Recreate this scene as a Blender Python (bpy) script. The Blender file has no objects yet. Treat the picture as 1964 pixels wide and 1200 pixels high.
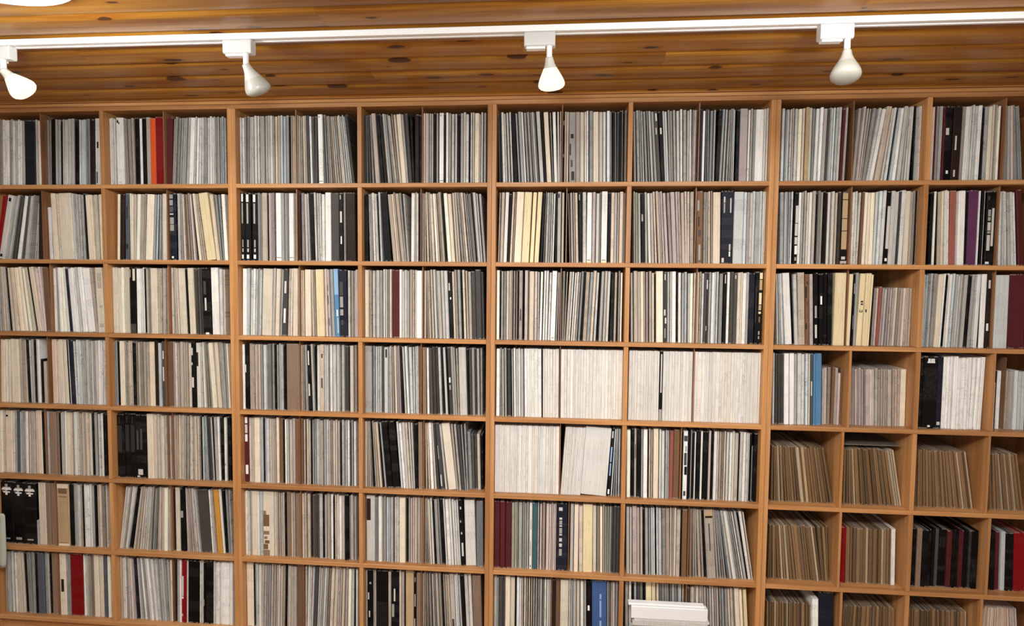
import bpy, math, random
from mathutils import Vector, Matrix

# ------------------------------------------------------------------ camera, light, exposure
CAM_POS = (2.6429, -2.4953, -0.7861)
CAM_R, CAM_U, CAM_F = (0.996529, 0.082711, 0.009426), (-0.013688, 0.051113, 0.998599), (-0.082113, 0.995262, -0.052068)
BOARD_Z = [-0.019, -0.3701, -0.7146, -1.0562, -1.3998, -1.7449, -2.0932, -2.4392]
DIVIDER_X = {'100': 0.223, '101': 0.8285, '110': 1.4546, '111': 2.0313, '120': 2.6452, '121': 3.2225, '130': 3.8464, '131': 4.4361, '200': 0.219, '201': 0.8377, '210': 1.4556, '211': 2.0257, '220': 2.6688, '221': 3.217, '230': 3.8505, '231': 4.4288, '300': 0.2479, '301': 0.8355, '310': 1.464, '311': 2.0341, '320': 2.6493, '321': 3.2301, '330': 3.8499, '331': 4.4293, '400': 0.2222, '401': 0.8138, '410': 1.4637, '411': 2.0276, '420': 2.6496, '421': 3.2262, '430': 3.8616, '431': 4.4288, '500': 0.1969, '501': 0.8404, '510': 1.4587, '511': 2.0401, '520': 2.655, '521': 3.1807, '530': 3.8438, '531': 4.4249, '600': 0.2372, '601': 0.8257, '610': 1.4602, '611': 2.039, '620': 2.6983, '621': 3.2218, '630': 3.8478, '631': 4.4435, '700': 0.2372, '701': 0.8253, '710': 1.4709, '711': 2.0314, '720': 2.6261, '721': 3.22, '730': 3.8635, '731': 4.4292}
UNIT_X = [-0.074, 1.1665, 2.3434, 3.5275, 4.7317]
MID_X = [0.5458, 1.7554, 2.9331, 4.1296]
ZO = 2.55                    # floor is z = 0; the top board of the bookcases sits at ZO
CEIL = ZO + .018             # underside of the ceiling boards
scene = bpy.context.scene
C = scene.collection

cam_data = bpy.data.cameras.new('camera')
cam_data.sensor_width = 36.0
cam_data.sensor_fit = 'HORIZONTAL'
cam_data.lens = 36.0 * 1100.0 / 1964.0
cam_data.clip_start = .02
camera = bpy.data.objects.new('camera', cam_data)
C.objects.link(camera)
_r, _u, _b = Vector(CAM_R), Vector(CAM_U), -Vector(CAM_F)
camera.matrix_world = Matrix(((_r.x, _u.x, _b.x, CAM_POS[0]), (_r.y, _u.y, _b.y, CAM_POS[1]), (_r.z, _u.z, _b.z, CAM_POS[2] + ZO), (0, 0, 0, 1)))
scene.camera = camera

world = bpy.data.worlds.new('world')
scene.world = world
world.use_nodes = True
world.node_tree.nodes['Background'].inputs[0].default_value = (.8, .85, .9, 1)
world.node_tree.nodes['Background'].inputs[1].default_value = .3

def area_light(name, loc, rot, size, size_y, power, color):
    d = bpy.data.lights.new(name, 'AREA')
    d.shape = 'RECTANGLE'; d.size = size; d.size_y = size_y
    d.energy = power; d.color = color
    o = bpy.data.objects.new(name, d); C.objects.link(o)
    o.location = loc; o.rotation_euler = rot
    return o
# daylight from the window wall behind the photographer, and the room's own ceiling lamps
area_light('window_daylight', (2.6, -4.3, 1.75), (math.radians(90), 0, 0), 3.0, 1.3, 20, (.92, .96, 1.0))
def ceiling_glow(x, y, power):
    d = bpy.data.lights.new('ceiling_lamp_light', 'POINT')
    d.energy = power; d.color = (.95, .98, .98); d.shadow_soft_size = .09
    o = bpy.data.objects.new('ceiling_lamp_light', d); C.objects.link(o); o.location = (x, y, CEIL - .16)
ceiling_glow(1.15, -1.18, 20)
ceiling_glow(3.42, -1.35, 24)
ceiling_glow(2.30, -2.30, 30)
area_light('ceiling_panel_light', (2.55, -2.2, CEIL - .03), (0, 0, 0), 1.2, .6, 74, (.93, .97, 1.0))

scene.view_settings.view_transform = 'Standard'
scene.view_settings.look = 'None'
scene.view_settings.gamma = 1.0
scene.view_settings.use_curve_mapping = False
scene.view_settings.exposure = 0.16

BAYS = """
100:110,143,9,e,S0 245,101,9,l 322,50,9,l 420,111,9,l 545,78,9,g 649,126,9,g 764,99,9,l 884,86,9,l 968,77,9,l 1064,92,9,l 1214,136,5,l,S1 1559,541,5,n,B2 1874,77,5,g 1959,89,5,g 2092,135,3,i,S3
101:2369,202,3,b,B4 2511,76,3,T 2587,72,6,T 2763,244,7,k,B5 2931,86,7,l 3046,109,7,l 3163,122,7,k 3262,72,7,l 3347,66,7,l 3443,78,7,l 3584,143,7,l,S6 3739,117,7,l 3932,230,7,k,B7 4094,88,7,c 4213,93,7,c 4300,44,7,c 4397,89,7,g 4506,80,6,g 4686,241,6,B,B8 4947,271,6,l,B9@775
102:5623,127,0,l 5738,100,1,l 5815,48,1,l 6088,360,0,w,B10@950 6376,59,-6,t 6470,91,-6,t 6618,133,-5,t,S11 6764,124,-4,t 6961,209,0,k,B12 7135,132,0,l,S13 7288,167,0,k,S14 7482,215,0,t,B15 7737,268,0,o,B16 8056,357,0,r,B17
103:8457,267,9,m,B18 8623,59,15,l 8731,115,19,g 8885,118,18,g 9006,87,18,g 9086,72,18,g 9186,80,18,l 9316,130,18,l,S19 9505,210,17,w,B20 9690,73,14,l 9820,107,12,l 9950,114,10,l 10065,62,8,l 10147,58,7,l 10255,93,6,g 10376,101,5,l 10489,111,4,l 10608,88,3,l 10702,66,1,l 10767,33,0,l 10880,58,0,g 10970,78,0,g 11085,104,0,g 11184,81,0,l
110:11919,106,0,l 12026,105,0,l 12123,86,2,g 12243,128,4,g 12350,81,4,g 12479,125,2,l 12642,125,0,l 12773,84,0,l 12882,83,0,g 12990,129,0,g,S21 13117,98,0,l 13240,108,0,l 13392,130,0,l,S22 13492,66,0,t 13597,105,0,t 13748,132,0,t,S23 13851,71,0,c 13978,108,0,c 14118,132,0,c,S24 14235,64,0,k 14310,82,0,t 14400,49,0,t 14468,84,0,t
111:14614,62,0,t 14699,62,0,t 14795,77,0,t 14915,84,-4,t 15012,89,-5,t 15138,115,-6,d 15244,84,-6,w 15350,104,-4,d 15465,121,0,d 15681,223,-4,w,B25@640 15884,50,-11,g 15983,60,-12,g 16077,74,-13,g 16168,52,-15,t 16272,51,-18,t 16370,61,-21,t 16492,74,-24,g 16575,52,-25,t 16682,74,-26,t 16772,58,-27,l 16886,88,-29,g 16975,58,-31,l 17067,53,-33,l 17197,129,-35,d,S26
112:17695,80,0,d 17796,63,-3,g 17941,88,-10,d 18073,98,-13,g 18287,196,-20,T,B27 18508,147,-24,k,S28 18641,72,-26,d 18720,73,-27,d 18809,92,-27,g 18906,89,-28,g 19017,70,-31,g 19125,105,-33,t 19219,33,-30,t 19321,105,-28,t 19489,206,-26,i,B29 19642,89,-25,g 19766,155,-21,d,S30 19909,124,-12,k 20067,187,-1,B,S31 20220,112,0,k
113:20387,75,0,T 20511,155,0,T,S32 20650,99,0,l 20750,75,0,l 20873,111,0,k 20968,74,0,g 21152,198,0,w,B33@1518 21322,80,0,k 21416,105,0,w 21523,75,0,l 21662,128,0,l 21809,93,0,l 21925,135,0,k,S34 22063,138,0,l,S35 22193,103,0,l 22310,126,0,l 22421,61,0,k 22484,64,0,l 22575,83,0,l 22736,201,0,i,B36 22865,31,0,l 22957,90,0,l 23085,104,0,l 23191,49,0,d
120:23762,84,-9,d 23849,62,-10,d 23947,113,-11,l 24058,90,-12,l 24183,94,-13,l 24308,80,-14,l 24470,184,-16,k,S37 24621,85,-18,c 24768,139,-18,c,S38 24884,81,-19,l 25012,108,-19,l 25155,114,-20,g 25273,70,-21,g 25371,110,-22,g 25461,55,-23,g 25604,164,-22,l,S39 25752,118,-21,k 25920,206,-19,i,B40 26082,68,-16,g 26206,138,-12,l,S41 26319,82,-6,l 26388,55,-1,i
121:26521,65,0,k,S42@512 26593,75,0,t 26692,91,-1,t 26915,292,-4,g,B43@555 27156,181,-4,t,S44@600 27335,170,-4,i,S45 27482,86,-5,l 27570,85,-5,l 27728,161,-5,l,S46 27933,240,-5,i,B47 28144,149,-5,i,S48 28294,125,-5,c 28461,136,-5,c,S49 28574,66,-6,c 28678,103,-5,k 28764,66,-5,g 28856,115,-3,d 28964,96,-3,k 29039,52,-3,g 29099,64,-2,k 29181,98,-2,t
122:29604,90,-10,t 29751,123,-12,g 29871,55,-14,g 29961,70,-15,g 30094,107,-17,g 30222,53,-18,g 30340,99,-20,g 30479,110,-22,g 30622,159,-22,d,S50@1140 30784,159,-20,k,S51@1165 30900,70,-18,l 30988,102,-17,l 31081,59,-14,l 31173,101,-13,l 31293,103,-12,t 31427,116,-10,l 31550,95,-8,l 31686,128,-7,t 31825,90,-5,l 31912,81,-5,l 31978,42,0,T 32062,123,0,T 32157,63,0,d
123:32325,126,0,B 32444,107,0,w 32568,81,-3,s 32655,50,-4,g 32754,112,0,g 32880,80,0,g 33022,157,8,k,S52 33162,104,9,c 33300,80,7,c 33427,76,6,l 33518,59,4,l 33603,57,2,l 33688,57,0,l 33835,133,0,k,S53 34075,322,0,T,B54 34299,88,0,l 34411,98,0,g 34512,100,0,g 34737,342,0,w,B55 34960,95,0,l 35042,65,0,l
130:35694,123,0,c 35805,36,0,c 35892,78,0,c 35999,52,0,l 36088,68,0,l 36215,120,0,l 36357,140,0,i,S56 36493,96,0,t 36656,158,0,z,S57 36794,113,0,e 36912,93,0,g 37031,121,4,c 37184,112,5,w 37337,156,5,g,S58 37456,78,5,d 37521,48,5,g 37616,86,4,l 37711,68,4,c 37829,96,5,c 37944,109,5,c 38068,104,6,m 38164,85,6,T 38263,77,6,B
131:38594,117,17,t 38708,85,22,T 38800,61,26,t 38874,52,29,t 38993,136,35,g,S59 39138,116,41,l 39286,152,44,w,S60 39505,202,40,t,B61 39696,81,35,t 39840,106,30,c 39943,63,29,n 40045,106,27,c 40184,131,25,w,S62 40363,129,21,e,S63 40506,60,16,e 40613,68,12,l 40738,105,8,l 40903,71,1,k 40979,64,0,c 41029,35,0,c 41089,82,0,T 41163,64,0,l
132:41648,114,0,T 41743,50,0,m 41818,96,0,g 41958,126,0,l 42061,75,0,m 42241,278,0,k,B64@1340 42551,328,3,B,B65@1395 42776,114,4,T 42935,159,5,l,S66 43056,79,5,l 43139,65,5,c 43240,87,5,c 43390,136,4,w,S67 43558,83,0,k 43678,132,0,g,S68 43834,143,0,i,S69 43954,86,0,t 44054,47,0,t 44156,90,0,i 44272,105,-2,m
133:44523,107,-7,g 44660,86,-11,l 44787,89,-15,T 44879,37,-18,g 44966,63,-21,g 45079,78,-25,g 45157,46,-27,c
200:-242,217,54,r,B70 8,273,60,l,B71@-5 247,110,61,l 353,53,60,l 447,77,59,g 576,83,56,d 670,79,55,d 813,152,52,w,S72 982,75,47,d 1091,96,45,d 1196,84,43,l 1291,68,41,l 1398,73,38,l 1492,37,29,lh88 1593,61,24,lh88 1703,75,20,lh88 1916,195,14,B,B73
201:2346,155,-4,wh80,T74 2768,228,-9,i,B75 2923,59,-10,t 3019,73,-11,t 3393,634,-11,i,B76 3765,85,-10,l 3891,94,-8,l 4019,101,-6,g 4154,109,-4,g 4321,107,-9,k 4489,183,-11,i,S77 4666,148,-11,i,S78 4843,159,-8,i,S79 5069,159,-4,i,S80
202:5862,128,9,i 6056,212,11,B,B81 6298,190,7,s,B82@1015 6482,95,3,i 6590,74,6,i 6703,115,8,i 6854,150,12,i,S83 7030,165,14,t,S84 7154,57,14,t 7395,354,16,i,B85 7647,57,18,c 7752,63,16,c 7848,45,13,k 7924,68,11,g 8032,57,9,g 8183,190,6,i,S86
203:8604,325,0,n,B87@1388 8880,123,0,g 9014,75,-3,g 9134,101,-6,t 9295,114,-10,b 9404,53,-12,t 9519,87,-15,t 9638,87,-18,T 9775,54,-24,k 9902,123,-28,i 10062,58,-35,t 10132,41,-37,t 10418,438,-38,y,B88 10754,169,-31,i,S89 10910,71,-24,g 11008,63,-20,g 11136,170,-13,i,S90
210:11973,212,0,k,B91@62 12228,288,0,k,B92@95 12522,288,0,k,B93@140 12734,128,0,g 12840,80,0,g 13006,245,0,t,B94 13154,45,0,k 13240,124,0,T 13346,85,0,T 13438,85,0,T 13644,255,0,w,B95@335 13866,141,0,g,S96 13997,91,0,g 14094,74,0,g 14254,236,0,w,B97@430 14419,63,0,t 14486,67,0,t
211:14668,129,-1,B,S98 14819,138,-2,T,S99 14975,126,-5,g 15110,51,-7,T 15284,226,-9,k,B100 15438,76,-7,l 15538,69,-5,l 15625,68,-4,l 15766,142,0,l,S101 15987,266,0,w,B102 16324,357,0,d,B103 16613,197,-1,k,B104@798 16771,106,-1,T 17068,429,-3,B,B105
212:17769,178,-2,k,S106 17944,95,-6,g 18026,65,-6,l 18138,101,-9,l 18277,128,-11,l,S107 18374,63,-11,k 18456,97,-11,l 18753,309,-20,k,B108 19061,173,-26,t,S109 19206,91,-27,t 19293,58,-28,t 19431,157,-30,t,S110 19553,82,-28,l 19667,78,-21,l 19871,157,2,l,S111 19993,82,2,g 20088,75,0,l 20174,93,0,k
213:20340,93,0,t 20445,63,-2,t 20574,85,-8,t 20699,89,-11,t 20826,117,-14,t 20976,104,-17,i 21080,66,-19,t 21188,79,-21,t 21293,117,-22,i 21411,70,-23,k 21534,170,-22,i,S112 21714,166,-21,i,S113 21883,104,-21,t 21994,85,-22,t 22132,107,-25,g 22235,66,-26,g 22345,100,-28,t 22468,55,-29,g 22542,45,-29,g 22579,27,-28,g 22643,48,-28,g 22701,31,-27,g 22779,61,-27,d 22878,132,-26,l,S114 22990,60,-25,l 23112,110,-24,g
220:23726,64,6,t 23846,141,7,t,S115 24006,155,9,l,S116 24153,114,11,k 24259,94,12,t 24354,38,12,t 24558,319,12,i,B117 24896,330,12,y,B118 25182,169,13,y,S119 25395,195,14,y,B120 25606,125,11,k 25712,31,9,g 25825,113,7,g 25934,86,6,g 26024,57,5,l 26114,75,5,l 26241,93,0,k 26373,156,0,g,S121@475 26532,107,0,t
221:26868,34,-11,T 26972,105,-10,T 27072,48,-9,t 27180,120,-9,t 27333,151,-7,k,S122@622 27494,164,-5,l,S123 27685,211,-1,w,B124@670 27871,139,0,T,S125 28036,142,0,l,S126 28144,51,0,l 28324,256,0,w,B127@765 28538,127,0,k 28675,140,0,t,S128 28805,115,0,l 28913,71,0,t 29041,144,0,t,S129 29137,43,0,t 29195,70,0,t
222:29649,54,-8,e 29758,110,-9,e 29867,102,-9,l 30024,156,-9,k,S130@1035 30160,94,-10,l 30298,110,-13,l 30433,121,-14,t 30573,85,-17,t 30716,108,-19,t 30809,59,-19,T 30905,96,-20,T 31033,123,-20,T 31193,123,-20,T 31365,185,-18,T,S131 31506,89,-16,T 31604,103,-16,t 31725,135,-13,T,S132 31836,83,-10,t 31931,104,-7,t 32059,147,-5,t,S133
223:32389,285,-4,b,B134@1395 32590,109,-4,t 32700,83,-5,t 32799,79,-7,t 32888,62,-7,t 33091,317,-5,i,B135 33509,503,-1,n,B136@1560 33968,396,0,c,B137 34234,125,0,c 34359,120,0,l 34478,113,0,l 34597,120,0,c 34739,159,0,c,S138 34881,120,0,c 34980,73,0,c 35046,57,0,t
230:35799,141,-7,c,S139 35921,55,-5,c 36001,45,-5,c 36084,50,-4,l 36174,70,0,c 36338,185,0,k,S140@185 36490,114,0,l 36601,76,0,g 36707,75,0,l 36803,80,0,l 36915,120,0,l 37047,120,0,l 37158,79,0,k 37247,94,0,g 37352,97,0,g 37470,90,0,k 37556,79,0,B 37654,113,0,l 37812,113,0,l 37961,97,0,t 38079,122,0,d 38289,288,0,k,B141@545
231:38641,102,0,l 38736,85,0,l 38843,96,5,l 38969,104,5,b 39097,125,4,i 39255,129,1,i,S142 39394,143,1,i,S143 39529,106,4,c 39677,118,6,c 39801,126,7,l 39982,181,6,k,S144@880 40153,155,6,l,S145 40305,143,6,l,S146 40422,77,6,d 40540,155,6,l,S147 40764,209,2,i,B148 40945,104,0,t 41052,105,0,t 41126,41,0,B 41172,48,0,l
232:41732,127,0,k 41861,91,-2,i 41988,54,-7,k 42103,153,-8,i,S149 42222,81,-8,i 42348,103,-10,l 42439,75,-10,l 42632,244,-7,j,B150 42921,261,-5,w,B151 43120,101,-5,k 43365,379,0,p,B152 43592,65,0,w 43701,101,0,k 43778,48,0,l 44016,354,0,k,B153@1650
233:44493,100,-9,l 44608,36,-12,l 44714,79,-16,l 44846,110,-19,g 44999,116,-21,c 45100,60,-22,c 45280,213,-24,m,B154
300:-180,84,0,g -63,69,-4,t 62,78,-8,t 162,66,-11,t 332,161,-15,k,S155 490,108,-17,t 678,154,-20,i,S156 889,174,-24,i,S157 1103,132,-27,i,S158 1226,74,-29,i 1348,111,-31,i 1542,152,-36,i,S159 1683,43,-40,k 1824,217,-38,i,B160 1997,123,-31,T 2106,90,-27,T 2300,280,-12,b,B161
301:2598,125,0,l 2710,49,-2,t 2806,66,-5,t 2940,125,-7,w 3110,126,-11,i 3287,112,-16,l 3426,123,-18,n 3555,130,-18,w,S162 3699,111,-18,w 3804,64,-18,l 3918,113,-20,l 4104,210,-22,w,B163 4436,349,-24,w,B164 4701,141,-24,t,S165 4977,350,-11,i,B166@808
302:5686,252,0,i,B167 5913,192,0,i,B168 6066,108,0,i 6176,108,0,i 6316,167,0,i,S169 6571,333,2,k,B170@1062 6833,179,2,w,S171 6959,69,2,l 7067,72,0,l 7177,81,0,k 7280,97,0,i 7407,77,0,t 7621,314,0,i,B172 7818,43,4,t 7906,71,4,t 8014,74,4,t 8103,100,4,t 8230,84,4,t
303:8474,105,0,t 8592,64,0,t 8702,80,-4,t 8802,68,-6,t 9025,343,-7,i,B173 9297,116,-11,k 9502,286,-9,i,B174 9725,137,-6,d,S175 9845,96,-6,d 9953,117,-6,d 10221,407,-6,k,B176@1670 10607,349,-5,w,B177 10888,148,0,l,S178 11008,88,0,t
310:11971,207,5,w,B179 12149,136,7,c,S180 12286,78,8,c 12399,124,9,c 12515,72,10,l 12606,84,10,l 12719,82,10,c 13048,477,10,i,B181 13365,120,11,g 13534,194,12,i,B182 13698,63,13,l 13890,215,12,d,B183@380 14078,119,10,t 14193,64,9,l 14396,238,5,i,B184 14573,36,1,t
311:14717,80,0,t 14792,67,0,t 15007,285,0,i,B185 15255,89,-5,t 15369,81,-6,t 15618,372,-6,y,B186 15894,111,-6,T 16049,100,-9,T,S187@720 16189,150,-9,l,S188 16389,225,-8,u,B189@765 16701,387,-5,n,B190@800 16948,99,-1,l 17080,124,0,t 17196,34,0,w 17298,110,0,T
312:17743,174,0,i,S191 17864,50,0,t 17948,57,0,t 18077,129,0,l,S192 18198,51,0,t 18289,128,0,l 18431,135,0,l,S193 18566,74,0,l 18659,75,0,l 18756,83,0,t 18862,102,0,t 19096,316,0,m,B194 19317,118,0,l 19431,90,0,l 19539,122,0,l 19653,83,0,l 19803,145,0,t,S195 19904,53,0,t 20001,81,0,t 20174,258,0,w,B196@1358
313:20434,101,0,t 20566,41,-6,t 20670,106,-9,t 20811,104,-11,t 20954,108,-12,l 21048,70,-12,l 21163,148,-13,t,S197 21314,144,-13,l,S198 21477,156,-12,l,S199 21652,187,-11,k,S200@1595 21796,95,-11,t 21909,117,-11,t 22055,125,-11,g 22179,62,-11,k 22263,103,-11,t 22390,92,-10,t 22519,130,-9,t,S201 22679,185,-9,d,S202 22899,247,-9,d,B203 23082,111,-9,d
320:23721,133,0,i,S204 23840,34,0,k 23903,91,0,g 24032,122,0,g 24150,108,0,t 24261,96,0,t 24337,53,0,T 24442,89,0,T 24551,57,0,T 24622,47,0,k 24725,155,0,g,S205@222 24972,144,0,T,S206 25077,17,0,t 25210,215,0,i,B207 25397,121,0,T 25509,79,0,l 25614,106,4,l 25747,89,5,l 25857,106,5,l 25977,97,6,l 26145,215,7,w,B208@430 26307,62,7,g 26406,46,3,g
321:26588,116,3,g 26672,49,9,t 26778,113,14,t 26875,79,15,l 26985,71,15,l 27082,98,15,l 27176,63,15,l 27297,112,14,g 27413,84,13,k 27545,165,12,t,S209 27696,132,14,g,S210 27836,132,14,t,S211 27984,103,12,l 28210,78,9,g 28269,31,8,l 28385,119,7,l 28513,117,7,l 28695,150,5,k,S212 28850,103,2,t 29022,30,0,l 29111,75,0,l
322:29607,94,-8,g 29771,162,-8,i,S213 29922,133,-8,i,S214 30054,127,-8,i 30150,61,-8,T 30256,94,-7,T 30393,108,-7,t 30513,106,-7,t 30600,65,-7,k 30788,305,-7,i,B215 31034,161,-6,d,S216@1180 31167,100,-6,l 31261,57,-6,l 31395,175,-6,w,S217 31533,64,-6,k 31632,130,-6,l,S218 31766,82,-5,c 31891,109,-5,c 32017,72,-5,l 32120,130,-3,i,S219 32226,78,0,t
323:32382,88,0,t 32482,62,0,t 32573,96,0,l 32671,96,0,d 32768,95,0,d,S220@1455 32866,97,0,l 33003,126,0,c 33091,46,0,c 33179,84,0,c 33331,146,0,g,S221 33496,149,0,k,S222@1565 33639,121,0,w 33784,149,0,d,S223 33936,149,0,d,S224@1640 34081,137,0,i,S225 34191,78,0,i 34306,148,0,l,S226 34442,118,0,c 34623,237,0,n,B227 34909,325,0,k,B228@1790
330:35752,77,-14,l 35849,43,-16,l 35966,108,-19,l 36208,294,-21,w,B229 36418,44,-21,k 36514,137,-17,l,S230 36729,284,-13,t,B231 36967,164,-11,b,S232@330 37130,138,-12,T,S233 37337,191,-12,k,B234@395 37518,164,-10,k,S235@430 37684,164,-8,k,S236 37865,191,-6,k,B237 38231,456,0,y,B238
331:38619,158,4,y,S239 38778,73,0,k,S240@670 38877,117,4,l 39062,216,8,y,B241@710 39282,216,8,y,B242@750 39437,88,9,y 39526,30,7,k 39682,63,6,Th80,T243 39771,78,6,Th80,T244 39899,117,7,jh81,T245 40018,79,9,Th80,T246 40131,98,8,Th80,T247 40247,49,7,Th80,T248 40336,62,6,Th80,T249 40428,93,6,th80,T250 40553,119,6,th80,T251 40675,99,6,th80,T252 40779,84,6,th80,T253 40893,87,4,th80,T254 40976,28,2,th80,T255 41056,97,0,th80,T256 41150,89,0,th80,T257
332:41585,65,0,c 41682,94,4,c 41809,88,6,g 41933,123,8,l 42127,194,9,i,B258 42282,81,10,w 42374,52,10,k 42442,81,10,l 42557,101,9,l 42681,87,9,c 42787,86,9,l 42894,79,9,l 42979,88,9,l 43126,133,9,l,S259 43282,130,9,k,S260 43410,120,9,g 43656,138,5,w,S261 43793,37,0,k 43924,208,0,w,B262 44163,184,-3,B,S263@1672
333:44635,532,-3,c,B264 45260,638,-6,m,B265
400:-330,82,9,i -163,159,7,i,S266 -15,112,6,i 133,114,5,i 308,140,0,i,S267 567,265,0,i,B268 787,90,0,t 888,38,0,t 1012,123,0,t 1164,94,-4,k 1258,90,-4,l 1401,126,0,l 1497,63,0,k 1594,126,0,l 1707,96,0,l 1857,157,0,kh70,S269 2012,145,0,th66,S270
401:2485,240,0,I,B271 2693,113,-3,T 2890,199,-6,i,B272 3127,174,-8,i,S273 3236,29,-8,k 3283,63,-8,l 3454,217,-9,n,B274 3599,68,-8,l 3702,71,-6,l 3828,155,-4,l,S275 3938,61,0,g 4047,89,0,g 4159,131,0,l,S276 4299,104,0,l 4398,46,0,l 4504,95,0,l 4652,128,0,l 4772,107,3,l 4879,88,4,l 5011,117,5,l
402:5589,62,0,g 5657,71,0,g 5749,109,0,k 5930,246,0,i,B277 6101,90,0,t 6180,65,0,t 6284,130,0,t,S278 6404,85,0,t 6556,183,0,k,S279 6685,69,0,t 6774,67,0,t 6887,112,0,t 7036,115,0,t 7170,128,0,t 7389,262,0,i,B280 7638,213,0,B,B281 7815,134,0,c,S282 7994,212,0,d,B283@1330
403:8333,313,0,b,B284 8528,69,0,T 8614,98,0,T 8721,78,0,T 8882,156,0,i,S285 9034,99,0,t 9123,75,0,t 9271,150,0,t,S286 9487,240,0,k,B287@1572 9721,195,-1,l,B288@1615 9856,47,-2,l 9979,117,-6,l 10105,61,-10,e 10228,76,-15,e 10329,84,-17,e 10496,201,-18,i,B289 10723,178,-17,i,S290 10896,107,-16,t 11016,109,-14,g 11123,57,-12,g 11208,77,-11,i
410:11927,122,0,w 12090,197,0,k,B291@105 12246,108,0,t 12328,53,0,t 12404,95,0,t 12491,76,0,t 12566,70,0,t 12660,114,0,t 12790,94,0,g 12936,144,0,c,S292 13043,67,0,c 13172,151,0,g,S293 13312,101,0,g 13443,98,0,k 13539,90,0,l 13644,70,0,l 13759,133,0,g,S294 13901,117,0,k,S295@400 14281,628,0,h,B296
411:14693,39,0,t 14780,57,0,t 14919,119,-5,g 15108,160,-8,k,S297@575 15260,107,-9,l 15370,65,-5,k 15481,152,0,l,S298 15665,196,0,t,B299@660 15815,98,0,g 15901,71,0,l 15960,44,0,l 16068,121,0,l 16227,149,0,l,S300 16397,141,0,l,S301 16500,40,0,g 16626,139,0,g,S302 16746,77,0,d 16845,117,0,d 16938,65,0,k 17055,164,0,i,S303 17220,117,0,T
412:17821,328,0,g,B304 18077,86,0,c 18190,98,0,c 18294,70,0,l 18385,71,0,l 18499,94,0,d 18644,175,0,c,S305@1120 18780,72,0,g 18888,81,-3,g 18987,100,-4,e 19118,97,-7,t 19235,79,-9,T 19319,62,-10,T 19444,105,-12,k 19556,80,-14,l 19687,103,-14,c 19832,138,-9,c,S306 19953,80,-5,c 20049,55,-4,c 20126,58,-3,c 20198,83,-1,b
413:20424,177,-2,h,S307 20586,110,-4,l 20763,142,-9,d,S308 20921,146,-10,d,S309 21063,117,-11,d 21187,112,-11,l 21332,94,-15,k 21443,125,-15,l 21539,63,-15,k 21651,156,-15,d,S310@1595 21795,126,-15,l 21888,58,-15,g 21986,82,-12,t 22213,346,-10,l,B311 22447,63,-8,k 22543,125,-8,d 22671,125,-7,g 22782,94,-7,d 22891,120,-6,g 23026,94,-4,g
420:23748,165,0,w,S312 23899,63,-3,l 23991,67,-4,l 24112,106,-5,g 24277,161,-6,d,S313 24378,32,-6,k 24424,53,-6,l 24528,93,-6,l 24625,98,-5,l 24722,93,-5,l 24845,147,-5,g,S314 24936,32,-5,k 25017,126,-5,W 25136,107,-5,W 25224,66,-5,W 25324,131,-5,W,S315 25473,162,-5,W,S316 25632,149,-5,W,S317 25735,54,-4,k 25804,81,-3,W 25905,117,-3,W 26015,97,-3,W 26129,127,-3,W 26253,115,-2,W 26386,145,-2,W,S318
421:26622,157,-1,W,S319 26754,102,-1,W 26877,140,0,W,S320 27017,134,0,W,S321 27126,80,0,W 27239,141,0,W,S322 27359,95,0,W 27469,121,0,W 27589,115,0,W 27715,132,0,W,S323 27860,154,0,W,S324 28018,156,0,W,S325 28134,71,0,W 28205,69,0,W 28277,72,0,W 28392,153,0,W,S326 28538,134,0,W,S327 28671,127,0,W 28788,104,0,W 28891,97,0,W 29004,125,0,W 29149,160,0,W,S328
422:29569,141,0,W,S329 29703,119,0,W 29811,92,0,W 29936,151,0,W,S330 30080,131,0,W,S331 30202,106,0,W 30296,78,0,W 30415,153,0,W,S332 30531,73,0,W 30646,152,0,W,S333 30764,78,0,W 30885,159,0,k,S334@1145 31025,116,0,W 31159,147,0,W,S335 31292,114,0,W 31399,95,0,W 31522,145,0,W,S336 31647,102,0,W 31748,96,0,W 31864,131,0,W,S337 31999,134,0,W,S338 32144,149,0,W,S339
423:32375,132,0,W,S340 32524,160,0,W,S341 32679,145,0,W,S342 32789,71,0,W 32869,85,0,W 32992,156,0,W,S343 33138,130,0,W,S344 33291,171,0,W,S345 33427,95,0,W 33531,110,0,W 33643,108,0,W 33774,150,0,W,S346 33898,94,0,W 34005,116,0,W 34136,141,0,W,S347 34261,103,0,W 34363,97,0,W 34456,86,0,W 34584,165,0,W,S348 34744,149,0,W,S349 34897,151,0,W,S350 35024,99,0,W
430:35678,92,-7,l 35795,70,-8,d 35908,142,-9,d,S351 36051,126,-9,d 36217,198,-9,w,B352 36437,194,-9,w,B353 36595,114,-8,l 36750,153,-8,c,S354 36903,129,-8,l,S355 37051,93,-8,c 37163,69,-8,c 37254,109,-8,d,S356@365 37351,82,-8,u 37538,284,-8,u,B357 37798,70,-6,Th80,T358 37917,120,-5,Th80,T359 38056,136,-3,th80,T360 38181,110,0,bh81,T361 38302,126,0,th80,T362 38421,108,0,Th72,T363 38518,83,0,bh80,T364
431:38691,36,0,t 38857,111,-9,Th80,T365 38974,120,-9,Th80,T366 39075,62,-9,Th80,T367 39182,81,-9,Th80,T368 39264,46,-9,Th80,T369 39357,79,-9,Th80,T370 39442,67,-9,Th80,T371 39515,56,-9,Th80,T372 39647,172,-9,Th80,T373 39788,105,-9,Th80,T374 39894,102,-9,Th80,T375 40007,110,-9,th80,T376 40110,61,-8,th80,T377 40222,104,-8,th80,T378 40330,50,-8,th80,T379 40425,80,-8,th80,T380 40549,144,-8,th80,T381 40695,112,-8,th80,T382 40803,69,-8,th80,T383 40907,115,-6,th80,T384 41081,226,-3,ih80,T385
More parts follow.
